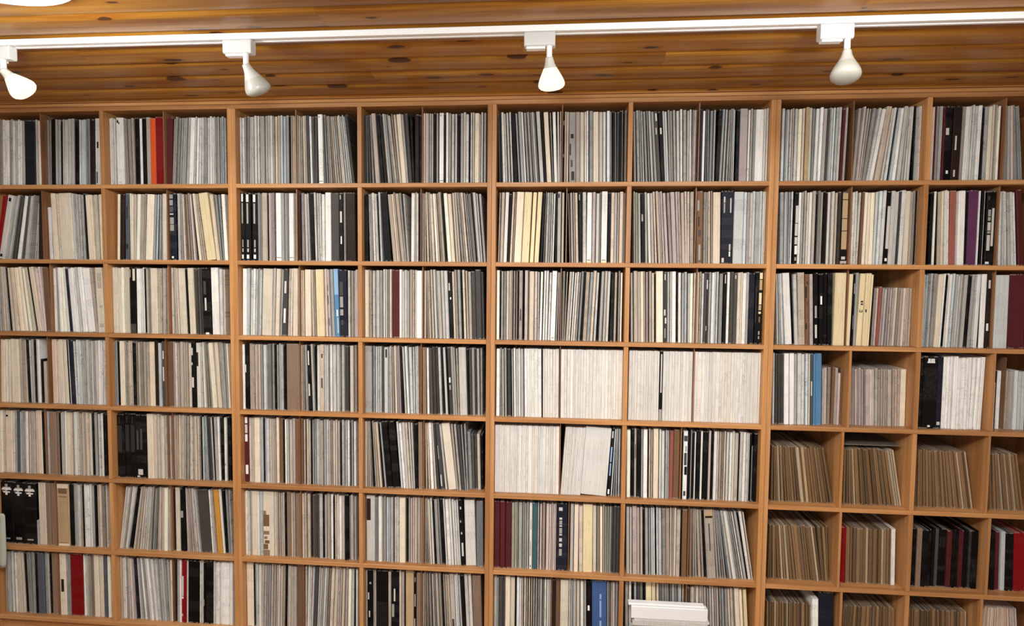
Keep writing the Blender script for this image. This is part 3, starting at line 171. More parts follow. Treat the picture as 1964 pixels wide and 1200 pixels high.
LABELS = """
greenish grey record sleeve, top row, first bay, leftmost bookcase
pale grey record sleeve, widest of its colour, top row, first bay, leftmost bookcase
navy box set, top row, first bay, leftmost bookcase
cream record sleeve, top row, first bay, leftmost bookcase
brown box set, top row, second bay, leftmost bookcase
black box set between pinkish grey and pale grey ones, top row, second bay, leftmost bookcase
pale grey record sleeve, widest of its colour, top row, second bay, leftmost bookcase
black box set between pale grey and bluish grey ones, top row, second bay, leftmost bookcase
dark brown box set, top row, second bay, leftmost bookcase
pale grey box set, top row, second bay, leftmost bookcase
white box set, top row, third bay, leftmost bookcase
taupe record sleeve, third of its colour, top row, third bay, leftmost bookcase
black box set, top row, third bay, leftmost bookcase
pale grey record sleeve between black and black ones, top row, third bay, leftmost bookcase
black record sleeve, top row, third bay, leftmost bookcase
taupe box set, top row, third bay, leftmost bookcase
orange record box beside the dark red one, top row, leftmost bookcase
dark red record box beside the orange one, top row, leftmost bookcase
maroon box set, top row, fourth bay, leftmost bookcase
pale grey record sleeve, third of its colour, top row, fourth bay, leftmost bookcase
white box set, top row, fourth bay, leftmost bookcase
grey record sleeve, last of its colour, top row, first bay, second bookcase
pale grey record sleeve, last of its colour, top row, first bay, second bookcase
taupe record sleeve, widest of its colour, top row, first bay, second bookcase
bluish grey record sleeve, widest of its colour, top row, first bay, second bookcase
white box set, top row, second bay, second bookcase
dark grey record sleeve, last of its colour, top row, second bay, second bookcase
pinkish grey box set, top row, third bay, second bookcase
black record sleeve between pinkish grey and dark grey ones, top row, third bay, second bookcase
cream box set, top row, third bay, second bookcase
dark grey record sleeve, widest of its colour, top row, third bay, second bookcase
dark brown record sleeve, top row, third bay, second bookcase
pinkish grey record sleeve, widest of its colour, top row, fourth bay, second bookcase
white box set, top row, fourth bay, second bookcase
black record sleeve, widest of its colour, top row, fourth bay, second bookcase
pale grey record sleeve, sixth of its colour, top row, fourth bay, second bookcase
cream box set, top row, fourth bay, second bookcase
black record sleeve, widest of its colour, top row, first bay, third bookcase
bluish grey record sleeve, widest of its colour, top row, first bay, third bookcase
pale grey record sleeve between grey and black ones, top row, first bay, third bookcase
cream box set, top row, first bay, third bookcase
pale grey record sleeve, second-from-last of its colour, top row, first bay, third bookcase
black record sleeve, first of its colour, top row, second bay, third bookcase
grey box set, top row, second bay, third bookcase
taupe record sleeve, widest of its colour, top row, second bay, third bookcase
cream record sleeve between taupe and pale grey ones, top row, second bay, third bookcase
pale grey record sleeve, widest of its colour, top row, second bay, third bookcase
cream box set, top row, second bay, third bookcase
cream record sleeve, last of its colour, top row, second bay, third bookcase
bluish grey record sleeve, second of its colour, top row, second bay, third bookcase
dark grey record sleeve, widest of its colour, top row, third bay, third bookcase
black record sleeve, top row, third bay, third bookcase
black record sleeve between grey and bluish grey ones, top row, fourth bay, third bookcase
black record sleeve between pale grey and pinkish grey ones, top row, fourth bay, third bookcase
pinkish grey box set, top row, fourth bay, third bookcase
white box set, top row, fourth bay, third bookcase
cream record sleeve, top row, first bay, rightmost bookcase
tan record sleeve, top row, first bay, rightmost bookcase
grey record sleeve, widest of its colour, top row, first bay, rightmost bookcase
grey record sleeve, top row, second bay, rightmost bookcase
white record sleeve between pale grey and taupe ones, top row, second bay, rightmost bookcase
taupe box set, top row, second bay, rightmost bookcase
white record sleeve between bluish grey and greenish grey ones, top row, second bay, rightmost bookcase
greenish grey record sleeve, widest of its colour, top row, second bay, rightmost bookcase
black box set, top row, third bay, rightmost bookcase
dark brown box set, top row, third bay, rightmost bookcase
pale grey record sleeve, widest of its colour, top row, third bay, rightmost bookcase
white record sleeve, top row, third bay, rightmost bookcase
grey record sleeve, widest of its colour, top row, third bay, rightmost bookcase
cream record sleeve, widest of its colour, top row, third bay, rightmost bookcase
red box set, second row, first bay, leftmost bookcase
pale grey box set, second row, first bay, leftmost bookcase
white record sleeve, second row, first bay, leftmost bookcase
dark brown box set, second row, first bay, leftmost bookcase
white ten-inch record, second row, second bay, leftmost bookcase
cream box set between white and taupe ones, second row, second bay, leftmost bookcase
cream box set, widest of its colour, second row, second bay, leftmost bookcase
cream record sleeve, first of its colour, second row, second bay, leftmost bookcase
cream record sleeve, second of its colour, second row, second bay, leftmost bookcase
cream record sleeve, third of its colour, second row, second bay, leftmost bookcase
cream record sleeve, last of its colour, second row, second bay, leftmost bookcase
dark brown box set, second row, third bay, leftmost bookcase
slate blue box set, second row, third bay, leftmost bookcase
cream record sleeve, fifth of its colour, second row, third bay, leftmost bookcase
taupe record sleeve, widest of its colour, second row, third bay, leftmost bookcase
cream box set, second row, third bay, leftmost bookcase
cream record sleeve, widest of its colour, second row, third bay, leftmost bookcase
navy box set, second row, fourth bay, leftmost bookcase
pale yellow box set, second row, fourth bay, leftmost bookcase
cream record sleeve between pale yellow and grey ones, second row, fourth bay, leftmost bookcase
cream record sleeve, last of its colour, second row, fourth bay, leftmost bookcase
black box set, first of its colour, second row, first bay, second bookcase
black box set, second of its colour, second row, first bay, second bookcase
black box set, last of its colour, second row, first bay, second bookcase
taupe box set, second row, first bay, second bookcase
white box set between pinkish grey and grey ones, second row, first bay, second bookcase
grey record sleeve, third of its colour, second row, first bay, second bookcase
white box set between grey and taupe ones, second row, first bay, second bookcase
dark brown record sleeve, second row, second bay, second bookcase
pinkish grey record sleeve, widest of its colour, second row, second bay, second bookcase
black box set between pinkish grey and pale grey ones, second row, second bay, second bookcase
pale grey record sleeve, widest of its colour, second row, second bay, second bookcase
white box set, second row, second bay, second bookcase
dark grey box set, second row, second bay, second bookcase
black box set between dark grey and pinkish grey ones, second row, second bay, second bookcase
dark brown box set, second row, second bay, second bookcase
black record sleeve, widest of its colour, second row, third bay, second bookcase
pale grey record sleeve, third of its colour, second row, third bay, second bookcase
black box set, second row, third bay, second bookcase
taupe record sleeve, first of its colour, second row, third bay, second bookcase
taupe record sleeve, last of its colour, second row, third bay, second bookcase
pale grey record sleeve, widest of its colour, second row, third bay, second bookcase
cream record sleeve, third of its colour, second row, fourth bay, second bookcase
cream record sleeve, last of its colour, second row, fourth bay, second bookcase
pale grey record sleeve, widest of its colour, second row, fourth bay, second bookcase
taupe record sleeve, widest of its colour, second row, first bay, third bookcase
pale grey record sleeve, widest of its colour, second row, first bay, third bookcase
cream box set, second row, first bay, third bookcase
pale yellow box set, widest of its colour, second row, first bay, third bookcase
pale yellow record sleeve, second row, first bay, third bookcase
pale yellow box set, last of its colour, second row, first bay, third bookcase
grey record sleeve, widest of its colour, second row, first bay, third bookcase
black record sleeve between taupe and pale grey ones, second row, second bay, third bookcase
pale grey record sleeve between black and white ones, second row, second bay, third bookcase
white box set between pale grey and pinkish grey ones, second row, second bay, third bookcase
pinkish grey record sleeve, widest of its colour, second row, second bay, third bookcase
pale grey record sleeve, second of its colour, second row, second bay, third bookcase
white box set, widest of its colour, second row, second bay, third bookcase
taupe record sleeve between black and pale grey ones, second row, second bay, third bookcase
taupe record sleeve, third-from-last of its colour, second row, second bay, third bookcase
black record sleeve, second row, third bay, third bookcase
pinkish grey record sleeve, widest of its colour, second row, third bay, third bookcase
pinkish grey record sleeve between taupe and taupe ones, second row, third bay, third bookcase
taupe record sleeve, widest of its colour, second row, third bay, third bookcase
brown box set, second row, fourth bay, third bookcase
cream box set, second row, fourth bay, third bookcase
navy box set, second row, fourth bay, third bookcase
bluish grey box set, second row, fourth bay, third bookcase
bluish grey record sleeve, widest of its colour, second row, fourth bay, third bookcase
bluish grey record sleeve, widest of its colour, second row, first bay, rightmost bookcase
black record sleeve, widest of its colour, second row, first bay, rightmost bookcase
black box with tan label panels down its spine, second row, rightmost bookcase
cream record sleeve, second of its colour, second row, second bay, rightmost bookcase
cream record sleeve, last of its colour, second row, second bay, rightmost bookcase
black record sleeve, second row, second bay, rightmost bookcase
pale grey record sleeve, fifth of its colour, second row, second bay, rightmost bookcase
pale grey record sleeve, third-from-last of its colour, second row, second bay, rightmost bookcase
pale grey record sleeve between dark grey and cream ones, second row, second bay, rightmost bookcase
cream box set, second row, second bay, rightmost bookcase
cream record sleeve, widest of its colour, second row, third bay, rightmost bookcase
terracotta box set, second row, third bay, rightmost bookcase
white box set, second row, third bay, rightmost bookcase
purple box set, second row, rightmost bookcase
black box set, second row, third bay, rightmost bookcase
maroon box set, second row, fourth bay, rightmost bookcase
black record sleeve, widest of its colour, third row, first bay, leftmost bookcase
cream record sleeve, first of its colour, third row, first bay, leftmost bookcase
cream record sleeve, second of its colour, third row, first bay, leftmost bookcase
cream record sleeve, third of its colour, third row, first bay, leftmost bookcase
cream record sleeve, last of its colour, third row, first bay, leftmost bookcase
cream box set, third row, first bay, leftmost bookcase
brown box set, third row, first bay, leftmost bookcase
white record sleeve, second of its colour, third row, second bay, leftmost bookcase
white box set, first of its colour, third row, second bay, leftmost bookcase
white box set, widest of its colour, third row, second bay, leftmost bookcase
taupe record sleeve, widest of its colour, third row, second bay, leftmost bookcase
cream box set, third row, second bay, leftmost bookcase
cream box set, first of its colour, third row, third bay, leftmost bookcase
cream box set, second of its colour, third row, third bay, leftmost bookcase
cream record sleeve, widest of its colour, third row, third bay, leftmost bookcase
black box set, third row, third bay, leftmost bookcase
white record sleeve, third row, third bay, leftmost bookcase
cream box set, widest of its colour, third row, third bay, leftmost bookcase
cream box set between taupe and black ones, third row, fourth bay, leftmost bookcase
cream box set between black and dark grey ones, third row, fourth bay, leftmost bookcase
dark grey record sleeve, first of its colour, third row, fourth bay, leftmost bookcase
black box set, third row, fourth bay, leftmost bookcase
white box set, third row, fourth bay, leftmost bookcase
pale grey record sleeve, third row, fourth bay, leftmost bookcase
white box set, third row, first bay, second bookcase
bluish grey record sleeve, first of its colour, third row, first bay, second bookcase
cream box set, widest of its colour, third row, first bay, second bookcase
cream box set between grey and pale grey ones, third row, first bay, second bookcase
dark grey box set, third row, first bay, second bookcase
cream box set between pale grey and taupe ones, third row, first bay, second bookcase
cream box set, third row, second bay, second bookcase
pale yellow box set, third row, second bay, second bookcase
pinkish grey record sleeve, second of its colour, third row, second bay, second bookcase
pale grey record sleeve, widest of its colour, third row, second bay, second bookcase
light blue box set, third row, second bay, second bookcase
navy box set, third row, second bay, second bookcase
cream record sleeve, third row, third bay, second bookcase
pale grey record sleeve between taupe and taupe ones, third row, third bay, second bookcase
pale grey record sleeve, third of its colour, third row, third bay, second bookcase
maroon box set, third row, third bay, second bookcase
taupe record sleeve, widest of its colour, third row, third bay, second bookcase
white box set, third row, third bay, second bookcase
taupe record sleeve between pale grey and pale grey ones, third row, fourth bay, second bookcase
pale grey record sleeve, third of its colour, third row, fourth bay, second bookcase
pale grey record sleeve, last of its colour, third row, fourth bay, second bookcase
black record sleeve, widest of its colour, third row, fourth bay, second bookcase
taupe record sleeve, last of its colour, third row, fourth bay, second bookcase
dark grey record sleeve, widest of its colour, third row, fourth bay, second bookcase
dark grey box set, third row, fourth bay, second bookcase
cream record sleeve, third row, first bay, third bookcase
grey record sleeve, widest of its colour, third row, first bay, third bookcase
pinkish grey record sleeve between grey and taupe ones, third row, first bay, third bookcase
cream box set, third row, first bay, third bookcase
white box set, third row, first bay, third bookcase
taupe record sleeve, widest of its colour, third row, second bay, third bookcase
grey record sleeve between taupe and taupe ones, third row, second bay, third bookcase
taupe record sleeve between grey and pale grey ones, third row, second bay, third bookcase
black record sleeve, widest of its colour, third row, second bay, third bookcase
cream record sleeve, widest of its colour, third row, third bay, third bookcase
cream record sleeve, second of its colour, third row, third bay, third bookcase
cream box set, third row, third bay, third bookcase
dark grey record sleeve, third row, third bay, third bookcase
white record sleeve, third row, third bay, third bookcase
pale grey record sleeve, widest of its colour, third row, third bay, third bookcase
cream record sleeve between pale grey and taupe ones, third row, third bay, third bookcase
dark grey record sleeve, second of its colour, third row, fourth bay, third bookcase
grey record sleeve, third row, fourth bay, third bookcase
black record sleeve, third row, fourth bay, third bookcase
dark grey record sleeve, third of its colour, third row, fourth bay, third bookcase
dark grey record sleeve, last of its colour, third row, fourth bay, third bookcase
cream record sleeve, widest of its colour, third row, fourth bay, third bookcase
pale grey record sleeve, widest of its colour, third row, fourth bay, third bookcase
navy box set, third row, fourth bay, third bookcase
black box set with gold lettering down its spine, third row, third bookcase
white box set, third row, first bay, rightmost bookcase
pale grey record sleeve, widest of its colour, third row, first bay, rightmost bookcase
taupe box set, third row, first bay, rightmost bookcase
brown record sleeve, third row, first bay, rightmost bookcase
pinkish grey record sleeve, third row, first bay, rightmost bookcase
black box set, first of its colour, third row, first bay, rightmost bookcase
black record sleeve, second of its colour, third row, first bay, rightmost bookcase
black record sleeve, last of its colour, third row, first bay, rightmost bookcase
black box set, last of its colour, third row, first bay, rightmost bookcase
pale yellow box set, third row, first bay, rightmost bookcase
pale yellow record sleeve, widest of its colour, third row, second bay, rightmost bookcase
black record sleeve, widest of its colour, third row, second bay, rightmost bookcase
pale yellow box set, first of its colour, third row, second bay, rightmost bookcase
pale yellow box set, last of its colour, third row, second bay, rightmost bookcase
pinkish grey ten-inch record, first of its colour, third row, second bay, rightmost bookcase
pinkish grey ten-inch record, second of its colour, third row, second bay, rightmost bookcase
terracotta ten-inch record, third row, second bay, rightmost bookcase
pinkish grey ten-inch record, third of its colour, third row, second bay, rightmost bookcase
pinkish grey ten-inch record, widest of its colour, third row, second bay, rightmost bookcase
pinkish grey ten-inch record, fifth of its colour, third row, second bay, rightmost bookcase
pinkish grey ten-inch record, last of its colour, third row, second bay, rightmost bookcase
taupe ten-inch record, first of its colour, third row, second bay, rightmost bookcase
taupe ten-inch record, widest of its colour, third row, second bay, rightmost bookcase
taupe ten-inch record, third of its colour, third row, second bay, rightmost bookcase
taupe ten-inch record, fourth of its colour, third row, second bay, rightmost bookcase
taupe ten-inch record, fifth of its colour, third row, second bay, rightmost bookcase
taupe ten-inch record, third-from-last of its colour, third row, second bay, rightmost bookcase
taupe ten-inch record, second-from-last of its colour, third row, second bay, rightmost bookcase
taupe ten-inch record, last of its colour, third row, second bay, rightmost bookcase
cream box set, third row, third bay, rightmost bookcase
pale grey record sleeve, last of its colour, third row, third bay, rightmost bookcase
black record sleeve, widest of its colour, third row, third bay, rightmost bookcase
white record sleeve, widest of its colour, third row, third bay, rightmost bookcase
white box set, third row, third bay, rightmost bookcase
dark brown record sleeve, third row, third bay, rightmost bookcase
bluish grey box set, third row, fourth bay, rightmost bookcase
maroon box set, third row, fourth bay, rightmost bookcase
cream record sleeve, second of its colour, fourth row, first bay, leftmost bookcase
cream record sleeve, last of its colour, fourth row, first bay, leftmost bookcase
cream box set, fourth row, first bay, leftmost bookcase
black record sleeve, widest of its colour, fourth row, first bay, leftmost bookcase
taupe record sleeve, last of its colour, fourth row, first bay, leftmost bookcase
cream box set, widest of its colour, fourth row, second bay, leftmost bookcase
cream box set, last of its colour, fourth row, second bay, leftmost bookcase
cream record sleeve, fourth row, second bay, leftmost bookcase
navy box set, fourth row, second bay, leftmost bookcase
pale grey record sleeve, fourth of its colour, fourth row, second bay, leftmost bookcase
pale grey record sleeve, fifth of its colour, fourth row, second bay, leftmost bookcase
cream box set between black and taupe ones, fourth row, third bay, leftmost bookcase
taupe record sleeve, third of its colour, fourth row, third bay, leftmost bookcase
black record sleeve, widest of its colour, fourth row, third bay, leftmost bookcase
cream box set between taupe and dark brown ones, fourth row, third bay, leftmost bookcase
dark brown box set, fourth row, third bay, leftmost bookcase
bluish grey record sleeve, fourth row, third bay, leftmost bookcase
dark grey box set, fourth row, third bay, leftmost bookcase
brown box set, fourth row, fourth bay, leftmost bookcase
cream record sleeve between pinkish grey and taupe ones, fourth row, fourth bay, leftmost bookcase
taupe record sleeve, widest of its colour, fourth row, fourth bay, leftmost bookcase
black box set, fourth row, fourth bay, leftmost bookcase
pale grey box set, fourth row, fourth bay, leftmost bookcase
cream box set, fourth row, fourth bay, leftmost bookcase
cream record sleeve, second of its colour, fourth row, fourth bay, leftmost bookcase
black box set, fourth row, first bay, second bookcase
bluish grey record sleeve, widest of its colour, fourth row, first bay, second bookcase
grey record sleeve, second of its colour, fourth row, first bay, second bookcase
grey record sleeve between pale grey and black ones, fourth row, first bay, second bookcase
black record sleeve between grey and mocha brown ones, fourth row, first bay, second bookcase
mocha brown box set, fourth row, first bay, second bookcase
black record sleeve, widest of its colour, fourth row, second bay, second bookcase
pale grey record sleeve between black and taupe ones, fourth row, second bay, second bookcase
taupe box set, fourth row, second bay, second bookcase
pale grey record sleeve, second-from-last of its colour, fourth row, second bay, second bookcase
pale grey record sleeve, last of its colour, fourth row, second bay, second bookcase
grey record sleeve, last of its colour, fourth row, second bay, second bookcase
cream record sleeve, fourth row, second bay, second bookcase
grey box set, fourth row, third bay, second bookcase
bluish grey record sleeve, widest of its colour, fourth row, third bay, second bookcase
bluish grey record sleeve, fifth of its colour, fourth row, third bay, second bookcase
mocha brown record sleeve, fourth row, fourth bay, second bookcase
dark grey record sleeve, first of its colour, fourth row, fourth bay, second bookcase
dark grey record sleeve, second of its colour, fourth row, fourth bay, second bookcase
dark grey record sleeve between black and pale grey ones, fourth row, fourth bay, second bookcase
pale grey box set, fourth row, fourth bay, second bookcase
white record sleeve, fourth row, first bay, third bookcase
dark grey record sleeve, fourth row, first bay, third bookcase
grey record sleeve, widest of its colour, fourth row, first bay, third bookcase
off-white record sleeve, fourth of its colour, fourth row, first bay, third bookcase
off-white record sleeve, fifth of its colour, fourth row, first bay, third bookcase
off-white record sleeve, sixth of its colour, fourth row, first bay, third bookcase
off-white record sleeve, last of its colour, fourth row, first bay, third bookcase
off-white record sleeve, first of its colour, fourth row, second bay, third bookcase
off-white record sleeve, third of its colour, fourth row, second bay, third bookcase
off-white record sleeve, fourth of its colour, fourth row, second bay, third bookcase
off-white record sleeve, sixth of its colour, fourth row, second bay, third bookcase
off-white record sleeve, tenth of its colour, fourth row, second bay, third bookcase
off-white record sleeve, eleventh of its colour, fourth row, second bay, third bookcase
off-white record sleeve, twelfth of its colour, fourth row, second bay, third bookcase
off-white record sleeve, seventh-from-last of its colour, fourth row, second bay, third bookcase
off-white record sleeve, sixth-from-last of its colour, fourth row, second bay, third bookcase
off-white record sleeve, last of its colour, fourth row, second bay, third bookcase
off-white record sleeve, first of its colour, fourth row, third bay, third bookcase
off-white record sleeve, fourth of its colour, fourth row, third bay, third bookcase
off-white record sleeve, fifth of its colour, fourth row, third bay, third bookcase
off-white record sleeve, eighth of its colour, fourth row, third bay, third bookcase
off-white record sleeve, tenth of its colour, fourth row, third bay, third bookcase
black record sleeve, fourth row, third bay, third bookcase
off-white record sleeve, ninth-from-last of its colour, fourth row, third bay, third bookcase
off-white record sleeve, sixth-from-last of its colour, fourth row, third bay, third bookcase
off-white record sleeve, third-from-last of its colour, fourth row, third bay, third bookcase
off-white record sleeve, second-from-last of its colour, fourth row, third bay, third bookcase
off-white record sleeve, last of its colour, fourth row, third bay, third bookcase
off-white record sleeve, first of its colour, fourth row, fourth bay, third bookcase
off-white record sleeve, second of its colour, fourth row, fourth bay, third bookcase
off-white record sleeve, third of its colour, fourth row, fourth bay, third bookcase
off-white record sleeve, sixth of its colour, fourth row, fourth bay, third bookcase
off-white record sleeve, seventh of its colour, fourth row, fourth bay, third bookcase
off-white record sleeve, eighth of its colour, fourth row, fourth bay, third bookcase
off-white record sleeve, twelfth of its colour, fourth row, fourth bay, third bookcase
off-white record sleeve, eighth-from-last of its colour, fourth row, fourth bay, third bookcase
off-white record sleeve, fourth-from-last of its colour, fourth row, fourth bay, third bookcase
off-white record sleeve, third-from-last of its colour, fourth row, fourth bay, third bookcase
off-white record sleeve, second-from-last of its colour, fourth row, fourth bay, third bookcase
dark grey record sleeve, second of its colour, fourth row, first bay, rightmost bookcase
white box set, first of its colour, fourth row, first bay, rightmost bookcase
white box set, last of its colour, fourth row, first bay, rightmost bookcase
bluish grey record sleeve, widest of its colour, fourth row, first bay, rightmost bookcase
pale grey sleeve between bluish grey and bluish grey ones, fourth row, first bay, rightmost bookcase
dark grey sleeve between bluish grey and light blue ones, fourth row, first bay, rightmost bookcase
light blue box set, fourth row, first bay, rightmost bookcase
pinkish grey ten-inch record, first of its colour, fourth row, first bay, rightmost bookcase
pinkish grey ten-inch record, second of its colour, fourth row, first bay, rightmost bookcase
taupe ten-inch record between pinkish grey and brown ones, fourth row, first bay, rightmost bookcase
brown ten-inch record, widest of its colour, fourth row, first bay, rightmost bookcase
taupe ten-inch record between brown and pinkish grey ones, fourth row, first bay, rightmost bookcase
pinkish grey ten-inch record between taupe and brown ones, fourth row, first bay, rightmost bookcase
brown ten-inch record, last of its colour, fourth row, first bay, rightmost bookcase
pinkish grey ten-inch record, first of its colour, fourth row, second bay, rightmost bookcase
pinkish grey ten-inch record, second of its colour, fourth row, second bay, rightmost bookcase
pinkish grey ten-inch record, third of its colour, fourth row, second bay, rightmost bookcase
pinkish grey ten-inch record, fourth of its colour, fourth row, second bay, rightmost bookcase
pinkish grey ten-inch record, fifth of its colour, fourth row, second bay, rightmost bookcase
pinkish grey ten-inch record, sixth of its colour, fourth row, second bay, rightmost bookcase
pinkish grey ten-inch record, fifth-from-last of its colour, fourth row, second bay, rightmost bookcase
pinkish grey ten-inch record, fourth-from-last of its colour, fourth row, second bay, rightmost bookcase
pinkish grey ten-inch record, widest of its colour, fourth row, second bay, rightmost bookcase
pinkish grey ten-inch record, second-from-last of its colour, fourth row, second bay, rightmost bookcase
pinkish grey ten-inch record, last of its colour, fourth row, second bay, rightmost bookcase
taupe ten-inch record, first of its colour, fourth row, second bay, rightmost bookcase
taupe ten-inch record, second of its colour, fourth row, second bay, rightmost bookcase
taupe ten-inch record, third of its colour, fourth row, second bay, rightmost bookcase
taupe ten-inch record, fourth of its colour, fourth row, second bay, rightmost bookcase
taupe ten-inch record, fifth of its colour, fourth row, second bay, rightmost bookcase
taupe ten-inch record, widest of its colour, fourth row, second bay, rightmost bookcase
taupe ten-inch record, third-from-last of its colour, fourth row, second bay, rightmost bookcase
taupe ten-inch record, second-from-last of its colour, fourth row, second bay, rightmost bookcase
taupe ten-inch record, last of its colour, fourth row, second bay, rightmost bookcase
cream ten-inch record, fourth row, second bay, rightmost bookcase
black record sleeve, fourth row, third bay, rightmost bookcase
wide black box set with white title at its top, fourth row, rightmost bookcase
navy box set, fourth row, third bay, rightmost bookcase
white record sleeve, first of its colour, fourth row, third bay, rightmost bookcase
white record sleeve, fourth of its colour, fourth row, third bay, rightmost bookcase
white record sleeve, sixth of its colour, fourth row, third bay, rightmost bookcase
white record sleeve, last of its colour, fourth row, third bay, rightmost bookcase
black ten-inch record, fourth row, fourth bay, rightmost bookcase
white ten-inch record, fourth row, fourth bay, rightmost bookcase
pale grey ten-inch record between brown and taupe ones, fourth row, fourth bay, rightmost bookcase
taupe ten-inch record, widest of its colour, fourth row, fourth bay, rightmost bookcase
taupe ten-inch record, last of its colour, fourth row, fourth bay, rightmost bookcase
pinkish grey ten-inch record, fourth row, fourth bay, rightmost bookcase
pale grey ten-inch record, widest of its colour, fourth row, fourth bay, rightmost bookcase
bluish grey ten-inch record, first of its colour, fourth row, fourth bay, rightmost bookcase
cream record sleeve, fifth row, first bay, leftmost bookcase
cream box set, widest of its colour, fifth row, first bay, leftmost bookcase
slate blue record sleeve, fifth row, first bay, leftmost bookcase
grey record sleeve, widest of its colour, fifth row, first bay, leftmost bookcase
pale grey record sleeve, widest of its colour, fifth row, first bay, leftmost bookcase
cream box set between taupe and black ones, fifth row, first bay, leftmost bookcase
black box set, fifth row, first bay, leftmost bookcase
mocha brown box set, fifth row, second bay, leftmost bookcase
mocha brown record sleeve, fifth row, second bay, leftmost bookcase
cream record sleeve, widest of its colour, fifth row, second bay, leftmost bookcase
pale grey record sleeve between taupe and taupe ones, fifth row, second bay, leftmost bookcase
taupe record sleeve, widest of its colour, fifth row, second bay, leftmost bookcase
pale grey record sleeve between black and black ones, fifth row, second bay, leftmost bookcase
black record sleeve, widest of its colour, fifth row, second bay, leftmost bookcase
black box set, first of its colour, fifth row, third bay, leftmost bookcase
black box set, second of its colour, fifth row, third bay, leftmost bookcase
black box set, third of its colour, fifth row, third bay, leftmost bookcase
black box set, widest of its colour, fifth row, third bay, leftmost bookcase
cream box set, fifth row, third bay, leftmost bookcase
taupe record sleeve, widest of its colour, fifth row, third bay, leftmost bookcase
grey record sleeve between black and white ones, fifth row, fourth bay, leftmost bookcase
black record sleeve between white and pale grey ones, fifth row, fourth bay, leftmost bookcase
pale grey record sleeve, fifth row, fourth bay, leftmost bookcase
black record sleeve, last of its colour, fifth row, fourth bay, leftmost bookcase
maroon box set, fifth row, first bay, second bookcase
cream box set, fifth row, first bay, second bookcase
pale grey record sleeve, widest of its colour, fifth row, first bay, second bookcase
cream record sleeve, fifth row, first bay, second bookcase
brown record sleeve, fifth row, first bay, second bookcase
taupe record sleeve, third-from-last of its colour, fifth row, first bay, second bookcase
brown box set, fifth row, first bay, second bookcase
pale grey record sleeve, widest of its colour, fifth row, second bay, second bookcase
black box set, first of its colour, fifth row, third bay, second bookcase
black box set, last of its colour, fifth row, third bay, second bookcase
pale grey record sleeve, fourth of its colour, fifth row, third bay, second bookcase
black record sleeve, widest of its colour, fifth row, third bay, second bookcase
mocha brown box set, fifth row, third bay, second bookcase
white record sleeve, fifth row, fourth bay, second bookcase
dark grey record sleeve, widest of its colour, fifth row, fourth bay, second bookcase
cream box set, fifth row, fourth bay, second bookcase
grey ten-inch record, fifth row, fourth bay, second bookcase
dark grey ten-inch record, first of its colour, fifth row, fourth bay, second bookcase
dark grey ten-inch record, last of its colour, fifth row, fourth bay, second bookcase
taupe ten-inch record, fifth row, fourth bay, second bookcase
black ten-inch record, fifth row, fourth bay, second bookcase
off-white record sleeve, eleventh-from-last of its colour, fifth row, first bay, third bookcase
off-white record sleeve, ninth-from-last of its colour, fifth row, first bay, third bookcase
off-white record sleeve, sixth-from-last of its colour, fifth row, first bay, third bookcase
off-white record sleeve, last of its colour, fifth row, first bay, third bookcase
off-white record sleeve, widest of its colour, fifth row, second bay, third bookcase
off-white box set, fifth row, second bay, third bookcase
black record sleeve, fifth row, second bay, third bookcase
cream record sleeve, fifth row, third bay, third bookcase
black record sleeve, widest of its colour, fifth row, third bay, third bookcase
taupe record sleeve, widest of its colour, fifth row, third bay, third bookcase
black box set, fifth row, third bay, third bookcase
white record sleeve, fifth row, third bay, third bookcase
cream box set, fifth row, third bay, third bookcase
bluish grey record sleeve, fifth row, third bay, third bookcase
terracotta record sleeve, fifth row, third bay, third bookcase
brown box set, fifth row, third bay, third bookcase
white box set, fifth row, fourth bay, third bookcase
black record sleeve between white and pinkish grey ones, fifth row, fourth bay, third bookcase
black record sleeve between white and white ones, fifth row, fourth bay, third bookcase
black box set, fifth row, fourth bay, third bookcase
pale grey record sleeve, first of its colour, fifth row, fourth bay, third bookcase
taupe record sleeve, widest of its colour, fifth row, fourth bay, third bookcase
pale grey record sleeve, fourth-from-last of its colour, fifth row, fourth bay, third bookcase
white ten-inch record, fifth row, fourth bay, third bookcase
black record sleeve, last of its colour, fifth row, fourth bay, third bookcase
kraft brown ten-inch record, first of its colour, fifth row, first bay, rightmost bookcase
kraft brown ten-inch record, second of its colour, fifth row, first bay, rightmost bookcase
kraft brown ten-inch record, third of its colour, fifth row, first bay, rightmost bookcase
light tan ten-inch record, first of its colour, fifth row, first bay, rightmost bookcase
kraft brown ten-inch record, fourth of its colour, fifth row, first bay, rightmost bookcase
kraft brown ten-inch record, fifth of its colour, fifth row, first bay, rightmost bookcase
kraft brown ten-inch record, sixth of its colour, fifth row, first bay, rightmost bookcase
kraft brown ten-inch record, seventh of its colour, fifth row, first bay, rightmost bookcase
kraft brown ten-inch record, eighth of its colour, fifth row, first bay, rightmost bookcase
kraft brown ten-inch record, ninth of its colour, fifth row, first bay, rightmost bookcase
kraft brown ten-inch record, tenth of its colour, fifth row, first bay, rightmost bookcase
light tan ten-inch record, second of its colour, fifth row, first bay, rightmost bookcase
kraft brown record between light tan and light tan, fifth row, first bay, rightmost bookcase
light tan ten-inch record, last of its colour, fifth row, first bay, rightmost bookcase
kraft brown ten-inch record, eighth-from-last of its colour, fifth row, first bay, rightmost bookcase
kraft brown ten-inch record, seventh-from-last of its colour, fifth row, first bay, rightmost bookcase
kraft brown ten-inch record, sixth-from-last of its colour, fifth row, first bay, rightmost bookcase
kraft brown ten-inch record, fifth-from-last of its colour, fifth row, first bay, rightmost bookcase
kraft brown ten-inch record, fourth-from-last of its colour, fifth row, first bay, rightmost bookcase
kraft brown ten-inch record, third-from-last of its colour, fifth row, first bay, rightmost bookcase
